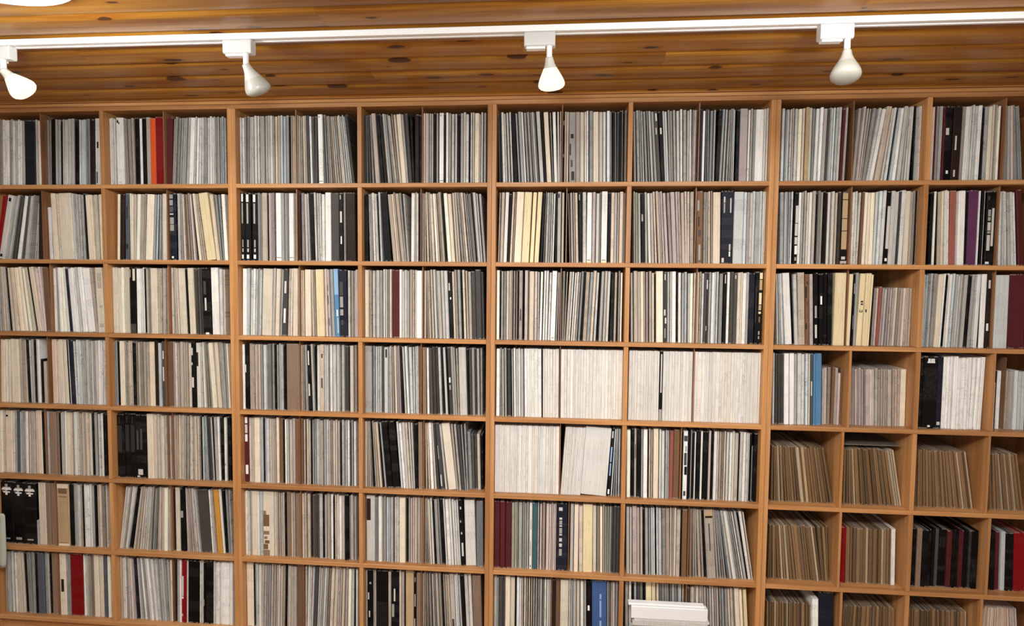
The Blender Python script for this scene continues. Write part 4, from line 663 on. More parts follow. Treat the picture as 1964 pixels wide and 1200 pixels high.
kraft brown ten-inch record, second-from-last of its colour, fifth row, first bay, rightmost bookcase
kraft brown ten-inch record, last of its colour, fifth row, first bay, rightmost bookcase
kraft brown ten-inch record, first of its colour, fifth row, second bay, rightmost bookcase
kraft brown ten-inch record, second of its colour, fifth row, second bay, rightmost bookcase
kraft brown ten-inch record, third of its colour, fifth row, second bay, rightmost bookcase
kraft brown ten-inch record, fourth of its colour, fifth row, second bay, rightmost bookcase
kraft brown ten-inch record, fifth of its colour, fifth row, second bay, rightmost bookcase
light tan record between kraft brown and kraft brown, fifth row, second bay, rightmost bookcase
kraft brown ten-inch record, sixth of its colour, fifth row, second bay, rightmost bookcase
kraft brown ten-inch record, seventh of its colour, fifth row, second bay, rightmost bookcase
kraft brown ten-inch record, eighth of its colour, fifth row, second bay, rightmost bookcase
kraft brown ten-inch record, ninth of its colour, fifth row, second bay, rightmost bookcase
kraft brown ten-inch record, tenth of its colour, fifth row, second bay, rightmost bookcase
kraft brown ten-inch record, eighth-from-last of its colour, fifth row, second bay, rightmost bookcase
kraft brown ten-inch record, seventh-from-last of its colour, fifth row, second bay, rightmost bookcase
kraft brown ten-inch record, sixth-from-last of its colour, fifth row, second bay, rightmost bookcase
kraft brown ten-inch record, fifth-from-last of its colour, fifth row, second bay, rightmost bookcase
kraft brown ten-inch record, fourth-from-last of its colour, fifth row, second bay, rightmost bookcase
kraft brown ten-inch record, third-from-last of its colour, fifth row, second bay, rightmost bookcase
kraft brown ten-inch record, second-from-last of its colour, fifth row, second bay, rightmost bookcase
kraft brown ten-inch record, last of its colour, fifth row, second bay, rightmost bookcase
light tan ten-inch record, widest of its colour, fifth row, second bay, rightmost bookcase
light tan ten-inch record, third of its colour, fifth row, second bay, rightmost bookcase
light tan ten-inch record, last of its colour, fifth row, second bay, rightmost bookcase
kraft brown ten-inch record, first of its colour, fifth row, third bay, rightmost bookcase
kraft brown ten-inch record, second of its colour, fifth row, third bay, rightmost bookcase
kraft brown ten-inch record, third of its colour, fifth row, third bay, rightmost bookcase
kraft brown ten-inch record, fourth of its colour, fifth row, third bay, rightmost bookcase
kraft brown ten-inch record, fifth of its colour, fifth row, third bay, rightmost bookcase
kraft brown ten-inch record, sixth of its colour, fifth row, third bay, rightmost bookcase
kraft brown ten-inch record, seventh of its colour, fifth row, third bay, rightmost bookcase
kraft brown ten-inch record, eighth of its colour, fifth row, third bay, rightmost bookcase
kraft brown ten-inch record, ninth of its colour, fifth row, third bay, rightmost bookcase
kraft brown ten-inch record, tenth of its colour, fifth row, third bay, rightmost bookcase
kraft brown ten-inch record, ninth-from-last of its colour, fifth row, third bay, rightmost bookcase
kraft brown ten-inch record, eighth-from-last of its colour, fifth row, third bay, rightmost bookcase
kraft brown ten-inch record, seventh-from-last of its colour, fifth row, third bay, rightmost bookcase
kraft brown ten-inch record, sixth-from-last of its colour, fifth row, third bay, rightmost bookcase
kraft brown ten-inch record, fifth-from-last of its colour, fifth row, third bay, rightmost bookcase
kraft brown ten-inch record, fourth-from-last of its colour, fifth row, third bay, rightmost bookcase
light tan record between kraft brown and kraft brown, fifth row, third bay, rightmost bookcase
kraft brown ten-inch record, third-from-last of its colour, fifth row, third bay, rightmost bookcase
kraft brown ten-inch record, second-from-last of its colour, fifth row, third bay, rightmost bookcase
kraft brown ten-inch record, last of its colour, fifth row, third bay, rightmost bookcase
light tan ten-inch record, last of its colour, fifth row, third bay, rightmost bookcase
kraft brown ten-inch record, first of its colour, fifth row, fourth bay, rightmost bookcase
kraft brown ten-inch record, second of its colour, fifth row, fourth bay, rightmost bookcase
kraft brown ten-inch record, third of its colour, fifth row, fourth bay, rightmost bookcase
kraft brown ten-inch record, fourth of its colour, fifth row, fourth bay, rightmost bookcase
kraft brown ten-inch record, fifth of its colour, fifth row, fourth bay, rightmost bookcase
light tan ten-inch record, first of its colour, fifth row, fourth bay, rightmost bookcase
kraft brown ten-inch record, widest of its colour, fifth row, fourth bay, rightmost bookcase
light tan ten-inch record, second of its colour, fifth row, fourth bay, rightmost bookcase
kraft brown ten-inch record, fifth-from-last of its colour, fifth row, fourth bay, rightmost bookcase
kraft brown ten-inch record, fourth-from-last of its colour, fifth row, fourth bay, rightmost bookcase
light tan ten-inch record, last of its colour, fifth row, fourth bay, rightmost bookcase
kraft brown ten-inch record, third-from-last of its colour, fifth row, fourth bay, rightmost bookcase
kraft brown ten-inch record, second-from-last of its colour, fifth row, fourth bay, rightmost bookcase
kraft brown ten-inch record, last of its colour, fifth row, fourth bay, rightmost bookcase
black box set with white emblem, leftmost of three, sixth row, leftmost bookcase
black box set with white emblem, middle of three, sixth row, leftmost bookcase
black box set with white emblem, last of three, sixth row, leftmost bookcase
cream box set, sixth row, first bay, leftmost bookcase
mocha brown box set, first of its colour, sixth row, first bay, leftmost bookcase
mocha brown box set, last of its colour, sixth row, first bay, leftmost bookcase
wide tan box set with a dark lettered title block, sixth row, leftmost bookcase
black box set, sixth row, second bay, leftmost bookcase
pale grey record sleeve, second of its colour, sixth row, second bay, leftmost bookcase
pale grey record sleeve, third of its colour, sixth row, second bay, leftmost bookcase
taupe record sleeve, widest of its colour, sixth row, second bay, leftmost bookcase
pale grey record sleeve, widest of its colour, sixth row, third bay, leftmost bookcase
black box set, sixth row, third bay, leftmost bookcase
taupe record sleeve, widest of its colour, sixth row, third bay, leftmost bookcase
cream record sleeve, sixth row, third bay, leftmost bookcase
cream box set, sixth row, fourth bay, leftmost bookcase
black box set, sixth row, fourth bay, leftmost bookcase
dark grey box set, sixth row, fourth bay, leftmost bookcase
golden box set, sixth row, fourth bay, leftmost bookcase
cream box set between pale grey and bluish grey ones, sixth row, first bay, second bookcase
bluish grey record sleeve, widest of its colour, sixth row, first bay, second bookcase
cream box set with brown shapes on its spine, sixth row, second bookcase
cream record sleeve, sixth row, first bay, second bookcase
mocha brown box set between black and taupe ones, sixth row, first bay, second bookcase
mocha brown box set, last of its colour, sixth row, first bay, second bookcase
taupe record sleeve, third of its colour, sixth row, second bay, second bookcase
dark grey record sleeve, widest of its colour, sixth row, second bay, second bookcase
grey record sleeve, sixth row, second bay, second bookcase
pale grey record sleeve between taupe and taupe ones, sixth row, second bay, second bookcase
black box set, sixth row, second bay, second bookcase
pale grey box set, sixth row, third bay, second bookcase
grey record sleeve, widest of its colour, sixth row, third bay, second bookcase
pale grey record sleeve, widest of its colour, sixth row, third bay, second bookcase
cream box set, sixth row, third bay, second bookcase
mocha brown record sleeve, sixth row, third bay, second bookcase
black record sleeve, widest of its colour, sixth row, fourth bay, second bookcase
pale grey record sleeve, widest of its colour, sixth row, fourth bay, second bookcase
black box set, sixth row, fourth bay, second bookcase
pale grey box set, sixth row, fourth bay, second bookcase
flat grey box set, sixth row, fourth bay, second bookcase
maroon box set, first of its colour, sixth row, first bay, third bookcase
maroon box set, second of its colour, sixth row, first bay, third bookcase
maroon box set, last of its colour, sixth row, first bay, third bookcase
greenish grey record sleeve, first of its colour, sixth row, first bay, third bookcase
greenish grey record sleeve, fourth of its colour, sixth row, first bay, third bookcase
pale grey record sleeve, widest of its colour, sixth row, first bay, third bookcase
teal box set, sixth row, first bay, third bookcase
pinkish grey record sleeve, third of its colour, sixth row, first bay, third bookcase
pinkish grey record sleeve, fourth of its colour, sixth row, first bay, third bookcase
navy box set with white lettering down its spine, sixth row, third bookcase
pale grey record sleeve, sixth row, second bay, third bookcase
cream box set, sixth row, second bay, third bookcase
taupe record sleeve, widest of its colour, sixth row, second bay, third bookcase
pale yellow box set, sixth row, second bay, third bookcase
cream record sleeve, widest of its colour, sixth row, second bay, third bookcase
dark grey record sleeve, last of its colour, sixth row, second bay, third bookcase
pale grey record sleeve, first of its colour, sixth row, third bay, third bookcase
pinkish grey box set, sixth row, third bay, third bookcase
grey record sleeve between black and bluish grey ones, sixth row, third bay, third bookcase
pale grey record sleeve between bluish grey and grey ones, sixth row, third bay, third bookcase
grey record sleeve, widest of its colour, sixth row, third bay, third bookcase
pinkish grey record sleeve, widest of its colour, sixth row, third bay, third bookcase
taupe record sleeve, widest of its colour, sixth row, third bay, third bookcase
brown box set, sixth row, third bay, third bookcase
taupe box set, sixth row, fourth bay, third bookcase
pale grey record sleeve, second of its colour, sixth row, fourth bay, third bookcase
pale grey record sleeve, second-from-last of its colour, sixth row, fourth bay, third bookcase
kraft brown ten-inch record, first of its colour, sixth row, first bay, rightmost bookcase
kraft brown ten-inch record, second of its colour, sixth row, first bay, rightmost bookcase
kraft brown ten-inch record, third of its colour, sixth row, first bay, rightmost bookcase
kraft brown ten-inch record, fourth of its colour, sixth row, first bay, rightmost bookcase
kraft brown ten-inch record, fifth of its colour, sixth row, first bay, rightmost bookcase
light tan ten-inch record, first of its colour, sixth row, first bay, rightmost bookcase
kraft brown record between light tan and light tan, sixth row, first bay, rightmost bookcase
light tan ten-inch record, second of its colour, sixth row, first bay, rightmost bookcase
kraft brown ten-inch record, seventh of its colour, sixth row, first bay, rightmost bookcase
kraft brown ten-inch record, eighth of its colour, sixth row, first bay, rightmost bookcase
kraft brown ten-inch record, ninth of its colour, sixth row, first bay, rightmost bookcase
kraft brown ten-inch record, tenth of its colour, sixth row, first bay, rightmost bookcase
kraft brown ten-inch record, ninth-from-last of its colour, sixth row, first bay, rightmost bookcase
kraft brown ten-inch record, eighth-from-last of its colour, sixth row, first bay, rightmost bookcase
kraft brown ten-inch record, seventh-from-last of its colour, sixth row, first bay, rightmost bookcase
kraft brown ten-inch record, sixth-from-last of its colour, sixth row, first bay, rightmost bookcase
kraft brown ten-inch record, fifth-from-last of its colour, sixth row, first bay, rightmost bookcase
light tan ten-inch record, last of its colour, sixth row, first bay, rightmost bookcase
kraft brown ten-inch record, fourth-from-last of its colour, sixth row, first bay, rightmost bookcase
kraft brown ten-inch record, third-from-last of its colour, sixth row, first bay, rightmost bookcase
kraft brown ten-inch record, second-from-last of its colour, sixth row, first bay, rightmost bookcase
kraft brown ten-inch record, last of its colour, sixth row, first bay, rightmost bookcase
red ten-inch record, sixth row, second bay, rightmost bookcase
kraft brown ten-inch record, first of its colour, sixth row, second bay, rightmost bookcase
kraft brown ten-inch record, second of its colour, sixth row, second bay, rightmost bookcase
kraft brown ten-inch record, third of its colour, sixth row, second bay, rightmost bookcase
kraft brown ten-inch record, fourth of its colour, sixth row, second bay, rightmost bookcase
kraft brown ten-inch record, fifth of its colour, sixth row, second bay, rightmost bookcase
kraft brown ten-inch record, sixth of its colour, sixth row, second bay, rightmost bookcase
kraft brown ten-inch record, seventh of its colour, sixth row, second bay, rightmost bookcase
light tan ten-inch record, widest of its colour, sixth row, second bay, rightmost bookcase
kraft brown ten-inch record, eighth of its colour, sixth row, second bay, rightmost bookcase
kraft brown ten-inch record, sixth-from-last of its colour, sixth row, second bay, rightmost bookcase
kraft brown ten-inch record, fifth-from-last of its colour, sixth row, second bay, rightmost bookcase
kraft brown ten-inch record, fourth-from-last of its colour, sixth row, second bay, rightmost bookcase
light tan ten-inch record, last of its colour, sixth row, second bay, rightmost bookcase
kraft brown ten-inch record, third-from-last of its colour, sixth row, second bay, rightmost bookcase
kraft brown ten-inch record, second-from-last of its colour, sixth row, second bay, rightmost bookcase
kraft brown ten-inch record, last of its colour, sixth row, second bay, rightmost bookcase
white ten-inch record, sixth row, second bay, rightmost bookcase
black record album, first of its colour, sixth row, third bay, rightmost bookcase
mocha brown record album, sixth row, third bay, rightmost bookcase
black record album, second of its colour, sixth row, third bay, rightmost bookcase
black record album, third of its colour, sixth row, third bay, rightmost bookcase
black record album, fourth of its colour, sixth row, third bay, rightmost bookcase
dark grey record album, widest of its colour, sixth row, third bay, rightmost bookcase
black record album between dark grey and maroon ones, sixth row, third bay, rightmost bookcase
maroon record album, first of its colour, sixth row, third bay, rightmost bookcase
black record album, fourth-from-last of its colour, sixth row, third bay, rightmost bookcase
black record album, third-from-last of its colour, sixth row, third bay, rightmost bookcase
maroon record album, last of its colour, sixth row, third bay, rightmost bookcase
black record album between maroon and dark grey ones, sixth row, third bay, rightmost bookcase
dark grey record album, last of its colour, sixth row, third bay, rightmost bookcase
black record album, last of its colour, sixth row, third bay, rightmost bookcase
black record album, first of its colour, sixth row, fourth bay, rightmost bookcase
black record album, second of its colour, sixth row, fourth bay, rightmost bookcase
maroon record album, sixth row, fourth bay, rightmost bookcase
bluish grey record album, sixth row, fourth bay, rightmost bookcase
black record album, widest of its colour, sixth row, fourth bay, rightmost bookcase
red record album, sixth row, fourth bay, rightmost bookcase
slate blue box set, bottom row, first bay, leftmost bookcase
mocha brown box set, bottom row, first bay, leftmost bookcase
cream box set, widest of its colour, bottom row, second bay, leftmost bookcase
wide dark red box set, bottom row, leftmost bookcase
cream box set, second of its colour, bottom row, second bay, leftmost bookcase
cream box set, last of its colour, bottom row, second bay, leftmost bookcase
navy box set, bottom row, third bay, leftmost bookcase
red box set, bottom row, fourth bay, leftmost bookcase
black box set, widest of its colour, bottom row, fourth bay, leftmost bookcase
black record sleeve, bottom row, fourth bay, leftmost bookcase
black box set, last of its colour, bottom row, fourth bay, leftmost bookcase
white box set, bottom row, fourth bay, leftmost bookcase
cream box set, bottom row, first bay, second bookcase
brown box set, bottom row, first bay, second bookcase
black box set between grey and taupe ones, bottom row, third bay, second bookcase
black box set, widest of its colour, bottom row, third bay, second bookcase
black box set, last of its colour, bottom row, third bay, second bookcase
tan box set, bottom row, third bay, second bookcase
black record sleeve, widest of its colour, bottom row, third bay, second bookcase
mocha brown box set, bottom row, third bay, second bookcase
taupe box set, bottom row, fourth bay, second bookcase
mocha brown box set, bottom row, fourth bay, second bookcase
cream box set, first of its colour, bottom row, first bay, third bookcase
cream box set, last of its colour, bottom row, first bay, third bookcase
brown box set, bottom row, second bay, third bookcase
cream box set, bottom row, second bay, third bookcase
black box set, bottom row, second bay, third bookcase
royal blue box set with light blue lettering, bottom row, third bookcase
pale yellow box set, bottom row, third bay, third bookcase
cream box set, bottom row, fourth bay, third bookcase
kraft brown ten-inch record, first of its colour, bottom row, first bay, rightmost bookcase
kraft brown ten-inch record, second of its colour, bottom row, first bay, rightmost bookcase
kraft brown ten-inch record, third of its colour, bottom row, first bay, rightmost bookcase
light tan ten-inch record, first of its colour, bottom row, first bay, rightmost bookcase
kraft brown ten-inch record, fourth of its colour, bottom row, first bay, rightmost bookcase
kraft brown ten-inch record, fifth of its colour, bottom row, first bay, rightmost bookcase
kraft brown ten-inch record, sixth of its colour, bottom row, first bay, rightmost bookcase
kraft brown ten-inch record, seventh of its colour, bottom row, first bay, rightmost bookcase
light tan ten-inch record, last of its colour, bottom row, first bay, rightmost bookcase
kraft brown ten-inch record, eighth of its colour, bottom row, first bay, rightmost bookcase
kraft brown ten-inch record, seventh-from-last of its colour, bottom row, first bay, rightmost bookcase
kraft brown ten-inch record, sixth-from-last of its colour, bottom row, first bay, rightmost bookcase
kraft brown ten-inch record, fifth-from-last of its colour, bottom row, first bay, rightmost bookcase
kraft brown ten-inch record, fourth-from-last of its colour, bottom row, first bay, rightmost bookcase
kraft brown ten-inch record, third-from-last of its colour, bottom row, first bay, rightmost bookcase
kraft brown ten-inch record, second-from-last of its colour, bottom row, first bay, rightmost bookcase
kraft brown ten-inch record, last of its colour, bottom row, first bay, rightmost bookcase
white box set, bottom row, first bay, rightmost bookcase
navy box set, bottom row, first bay, rightmost bookcase
kraft brown ten-inch record, first of its colour, bottom row, second bay, rightmost bookcase
kraft brown ten-inch record, second of its colour, bottom row, second bay, rightmost bookcase
kraft brown ten-inch record, third of its colour, bottom row, second bay, rightmost bookcase
kraft brown ten-inch record, fourth of its colour, bottom row, second bay, rightmost bookcase
kraft brown ten-inch record, fifth of its colour, bottom row, second bay, rightmost bookcase
kraft brown ten-inch record, sixth of its colour, bottom row, second bay, rightmost bookcase
kraft brown ten-inch record, seventh of its colour, bottom row, second bay, rightmost bookcase
kraft brown ten-inch record, eighth of its colour, bottom row, second bay, rightmost bookcase
kraft brown ten-inch record, ninth of its colour, bottom row, second bay, rightmost bookcase
kraft brown ten-inch record, tenth of its colour, bottom row, second bay, rightmost bookcase
kraft brown ten-inch record, eleventh of its colour, bottom row, second bay, rightmost bookcase
kraft brown ten-inch record, ninth-from-last of its colour, bottom row, second bay, rightmost bookcase
kraft brown ten-inch record, eighth-from-last of its colour, bottom row, second bay, rightmost bookcase
kraft brown ten-inch record, seventh-from-last of its colour, bottom row, second bay, rightmost bookcase
kraft brown ten-inch record, sixth-from-last of its colour, bottom row, second bay, rightmost bookcase
kraft brown ten-inch record, fifth-from-last of its colour, bottom row, second bay, rightmost bookcase
kraft brown ten-inch record, fourth-from-last of its colour, bottom row, second bay, rightmost bookcase
kraft brown ten-inch record, third-from-last of its colour, bottom row, second bay, rightmost bookcase
kraft brown ten-inch record, second-from-last of its colour, bottom row, second bay, rightmost bookcase
kraft brown ten-inch record, last of its colour, bottom row, second bay, rightmost bookcase
kraft brown ten-inch record, first of its colour, bottom row, third bay, rightmost bookcase
kraft brown ten-inch record, second of its colour, bottom row, third bay, rightmost bookcase
kraft brown ten-inch record, third of its colour, bottom row, third bay, rightmost bookcase
kraft brown ten-inch record, fourth of its colour, bottom row, third bay, rightmost bookcase
kraft brown ten-inch record, fifth of its colour, bottom row, third bay, rightmost bookcase
kraft brown ten-inch record, sixth of its colour, bottom row, third bay, rightmost bookcase
kraft brown ten-inch record, seventh of its colour, bottom row, third bay, rightmost bookcase
kraft brown ten-inch record, eighth of its colour, bottom row, third bay, rightmost bookcase
kraft brown ten-inch record, ninth of its colour, bottom row, third bay, rightmost bookcase
kraft brown ten-inch record, tenth of its colour, bottom row, third bay, rightmost bookcase
kraft brown ten-inch record, ninth-from-last of its colour, bottom row, third bay, rightmost bookcase
kraft brown ten-inch record, eighth-from-last of its colour, bottom row, third bay, rightmost bookcase
kraft brown ten-inch record, seventh-from-last of its colour, bottom row, third bay, rightmost bookcase
kraft brown ten-inch record, sixth-from-last of its colour, bottom row, third bay, rightmost bookcase
kraft brown ten-inch record, fifth-from-last of its colour, bottom row, third bay, rightmost bookcase
kraft brown ten-inch record, fourth-from-last of its colour, bottom row, third bay, rightmost bookcase
kraft brown ten-inch record, third-from-last of its colour, bottom row, third bay, rightmost bookcase
kraft brown ten-inch record, second-from-last of its colour, bottom row, third bay, rightmost bookcase
kraft brown ten-inch record, last of its colour, bottom row, third bay, rightmost bookcase
light tan ten-inch record, bottom row, third bay, rightmost bookcase
""".strip().split("\n")
PATCHES = {
'2,1,62':[(.25, .65, .87, .98, 'w'), (.3, .6, .55, .85, 'g'), (.35, .6, .2, .31, 'g'), (.35, .6, .13, .18, 'l'), (.25, .65, .03, .09, 'w')],
'2,1,95':[(.25, .65, .87, .98, 'w'), (.3, .6, .55, .85, 'g'), (.35, .6, .2, .31, 'g'), (.35, .6, .13, .18, 'l'), (.25, .65, .03, .09, 'w')],
'2,1,140':[(.25, .65, .87, .98, 'w'), (.3, .6, .55, .85, 'g'), (.35, .6, .2, .31, 'g'), (.35, .6, .13, .18, 'l'), (.25, .65, .03, .09, 'w')],
'2,0,1388':[(.1, .6, .92, .98, 'g'), (.1, .6, .82, .9, 'g'), (.1, .6, .72, .8, 's'), (.1, .65, .68, .7, 'l'), (.12, .7, .54, .64, 'g'), (.12, .7, .44, .53, 'g'), (.3, .6, .03, .06, 'w')],
'2,3,545':[(.12, .88, .9, .985, 'z'), (.12, .88, .64, .89, 'z'), (.12, .88, .47, .63, 'z'), (.12, .88, .21, .46, 'z'), (.2, .75, .07, .11, 'l'), (.0, .95, .015, .05, 'T')],
'2,3,1650':[(.12, .42, .66, .75, 'g'), (.12, .42, .6, .65, 'g'), (.12, .45, .47, .58, 'l'), (.12, .45, .43, .46, 'g'), (.1, .45, .2, .41, 'l'), (.55, .8, .26, .77, 'l'), (0, .45, .02, .05, 'w'), (.0, .25, .88, .93, 'd')],
'3,2,1790':[(.5, .88, .9, .985, 'y'), (.5, .85, .75, .89, 'z'), (.48, .82, .55, .71, 'y'), (.46, .8, .47, .54, 'z'), (.46, .78, .42, .45, 'y'), (.5, .7, .3, .38, 'b'), (.5, .68, .13, .18, 'g'), (.5, .66, .07, .11, 'g'), (.05, .12, .3, .8, 'd')],
'3,1,800':[(.1, .5, .62, .82, 'd'), (.12, .5, .44, .6, 'g'), (.12, .5, .32, .41, 'g'), (.2, .5, .18, .25, 'd')],
'3,1,765':[(0, 1, .62, 1, 'q'), (.45, .75, .3, .4, 'w'), (.55, .8, .05, .28, 'c')],
'4,3,1195':[(.2, .75, .905, .925, 'w'), (.25, .42, .925, .965, 'w'), (.46, .58, .925, .965, 'w'), (.6, .72, .925, .965, 'w'), (.4, .58, .02, .045, 'w')],
'4,3,1300':[(.1, .7, .05, .095, 'l')],
'5,0,1100':[(.15, .6, .05, .14, 'l'), (.05, .3, .02, .035, 'w'), (.4, .6, .45, .78, 'd'), (.05, .25, .45, .75, 'd')],
'5,0,940':[(.1, .75, .4, .82, 'f'), (.3, .5, .85, .95, 'f')],
'5,0,1000':[(.1, .75, .4, .82, 'f'), (.3, .5, .85, .95, 'f')],
'5,0,1050':[(.1, .75, .4, .82, 'f'), (.3, .5, .85, .95, 'f')],
'6,0,-10':[(.2, .85, .885, .905, 'l'), (.12, .92, .86, .885, 'w'), (.25, .8, .815, .835, 'w'), (.4, .62, .91, .955, 'g'), (.42, .6, .78, .81, 'w'), (.15, .5, .835, .845, 'g'), (.4, .6, .845, .855, 'l'), (.2, .7, .06, .085, 'g')],
'6,0,95':[(.2, .85, .885, .905, 'l'), (.12, .92, .86, .885, 'w'), (.25, .8, .815, .835, 'w'), (.4, .62, .91, .955, 'g'), (.42, .6, .78, .81, 'w'), (.15, .5, .835, .845, 'g'), (.4, .6, .845, .855, 'l'), (.2, .7, .06, .1, 'g')],
'6,0,195':[(.2, .85, .885, .905, 'l'), (.12, .92, .86, .885, 'w'), (.25, .8, .815, .835, 'w'), (.4, .62, .91, .955, 'g'), (.42, .6, .78, .81, 'w'), (.15, .5, .835, .845, 'g'), (.4, .6, .845, .855, 'l'), (.2, .7, .06, .085, 'g')],
'6,0,470':[(.14, .84, .845, .925, 'b'), (.14, .84, .785, .805, 'h'), (0, 1, .935, 1, 'i'), (0, 1, 0, .035, 'i'), (.1, .8, .045, .055, 'h')],
'6,1,240':[(0, .58, .46, .64, 'b'), (0, .3, .64, .7, 'h'), (.05, .58, .33, .385, 'h'), (.1, .4, .26, .3, 'h'), (.15, .58, .19, .24, 'b'), (0, .45, .1, .18, 'b'), (0, .6, .0, .09, 'h')],
'6,2,485':[(.2, .52, .885, .935, 'l'), (.25, .5, .755, .785, 'l'), (.25, .5, .68, .74, 'g'), (.25, .5, .65, .67, 'l'), (.25, .5, .55, .63, 'g'), (.25, .5, .52, .54, 'l'), (.25, .5, .43, .48, 'l'), (.25, .5, .35, .4, 'l'), (.25, .5, .22, .32, 'g')],
'7,2,705':[(.52, .64, .72, .8, 'q'), (.52, .64, .45, .7, 'q'), (.52, .64, .22, .4, 'q')],
'7,0,1490':[(.0, .42, .42, .74, 'l'), (0, .3, .1, .14, 'T'), (.0, .4, .38, .41, 'w')],
'3,3,710':[(.3, .75, .6, .625, 'd'), (.35, .75, .565, .59, 'd'), (.15, .75, .465, .475, 'd'), (.15, .3, .475, .5, 'd'), (.6, .75, .475, .5, 'd')],
'3,3,750':[(.1, .4, .465, .505, 'd')],
'2,2,1560':[(.18, .3, .84, .92, 'l'), (.18, .3, .7, .83, 'g'), (.72, .82, .7, .9, 'l'), (.7, .82, .18, .27, 'l'), (.7, .82, .1, .17, 'w'), (.1, .3, .02, .08, 'l')],
'5,2,800':[(.2, .7, .85, .95, 'c'), (.2, .7, .5, .72, 'q'), (.25, .7, .3, .48, 'q'), (.2, .75, .03, .1, 'w')],
'4,2,1145':[(.4, .75, .4, .95, 'l'), (.1, .9, .0, .16, 'g')],
'3,0,808':[(.3, .9, .78, .92, 't'), (.3, .9, .68, .77, 't'), (.4, .9, .38, .42, 't'), (.3, .9, .08, .14, 't')],
'3,0,1062':[(.0, .2, .85, .97, 't'), (.5, .85, .8, .98, 'i'), (.1, .9, .0, .14, 'd')],
'6,2,1465':[(0, .95, .9, .985, 'z'), (.1, .9, .88, .91, 'B'), (.42, .55, .4, .8, 'd')],
'6,1,990':[(0, .5, .62, .95, 'B')],
'2,3,185':[(.35, .95, .58, .82, 'l'), (.3, .9, .4, .57, 'l'), (.3, .9, .28, .38, 'l'), (.35, .95, .14, .26, 'w'), (.4, .8, .05, .1, 'g')],
'2,3,880':[(.3, .95, .22, .8, 'l'), (.3, .8, .05, .09, 'w')],
'5,1,85':[(.2, .75, .9, .99, 'w'), (.2, .75, .75, .88, 'l'), (.2, .75, .62, .73, 'w'), (.25, .85, .12, .26, 'w')],
'3,0,1670':[(.2, .5, .6, .8, 'd'), (.3, .5, .36, .55, 'l'), (.3, .7, .0, .03, 'w')],
'2,0,-5':[(.3, .75, .9, .955, 'k'), (.2, .6, .03, .075, 'k')],
'2,0,80':[(.2, .6, .03, .075, 'k')],
'1,0,950':[(.12, .34, .925, .965, 'k'), (.34, .5, .905, .935, 'd'), (.3, .6, .04, .05, 'g')],
'2,1,335':[(.05, .95, .045, .053, 'd')],
'2,1,430':[(.05, .95, .045, .053, 'd')],
'2,2,670':[(.1, .8, .035, .045, 'd'), (.05, .95, .0, .03, 'y')],
'2,2,765':[(.1, .8, .035, .045, 'd'), (.05, .95, .0, .03, 'y')],
'1,1,640':[(.1, .9, .04, .048, 'd'), (.2, .5, .955, .975, 'g')],
'1,1,1518':[(.1, .9, .04, .048, 'd'), (.2, .5, .955, .975, 'g')],
'1,2,1428':[(.1, .9, .04, .048, 'd'), (.3, .8, .9, .93, 'g')],
'3,2,430':[(.2, .8, .03, .045, 'g'), (.3, .7, .92, .95, 'l')],
'3,1,1358':[(.1, .9, .05, .06, 'y')],
'4,1,660':[(.35, .7, .8, .86, 'd'), (.3, .65, .35, .5, 'd')],
'6,2,290':[(.35, .6, .03, .06, 'k'), (.3, .6, .2, .42, 'g'), (.4, .7, .6, .75, 'g')],
'3,0,430':[],
'5,0,45':[(.1, .4, .9, .93, 'k')],
'7,1,1278':[],
'5,2,1300':[(.1, .9, .85, .93, 'd'), (.2, .8, .5, .68, 'd'), (.3, .9, .36, .48, 'k'), (.2, .7, .05, .12, 'd'), (.4, .8, .7, .78, 'g')]}

# ------------------------------------------------------------------ helpers
def lin(r, g, b):
    f = lambda c: (c / 255 / 12.92) if c / 255 <= .04045 else ((c / 255 + .055) / 1.055) ** 2.4
    return (f(r), f(g), f(b))

def mesh(name, verts, faces, mat=None, parent=None, smooth=False):
    me = bpy.data.meshes.new(name)
    me.from_pydata([tuple(v) for v in verts], [], faces)
    if mat: me.materials.append(mat)
    if smooth:
        for p in me.polygons: p.use_smooth = True
    o = bpy.data.objects.new(name, me)
    C.objects.link(o)
    if parent is not None: o.parent = parent
    return o

def tag(o, label=None, cat=None, group=None, kind=None):
    if label: o['label'] = label
    if cat: o['category'] = cat
    if group: o['group'] = group
    if kind: o['kind'] = kind
    return o

def empty(name, loc):
    o = bpy.data.objects.new(name, None)
    o.empty_display_size = .05
    C.objects.link(o); o.location = loc
    return o

BOX_F = [(0, 3, 2, 1), (4, 5, 6, 7), (0, 1, 5, 4), (1, 2, 6, 5), (2, 3, 7, 6), (3, 0, 4, 7)]
def box_geo(x0, x1, y0, y1, z0, z1):
    return [(x0, y0, z0), (x1, y0, z0), (x1, y1, z0), (x0, y1, z0), (x0, y0, z1), (x1, y0, z1), (x1, y1, z1), (x0, y1, z1)], list(BOX_F)

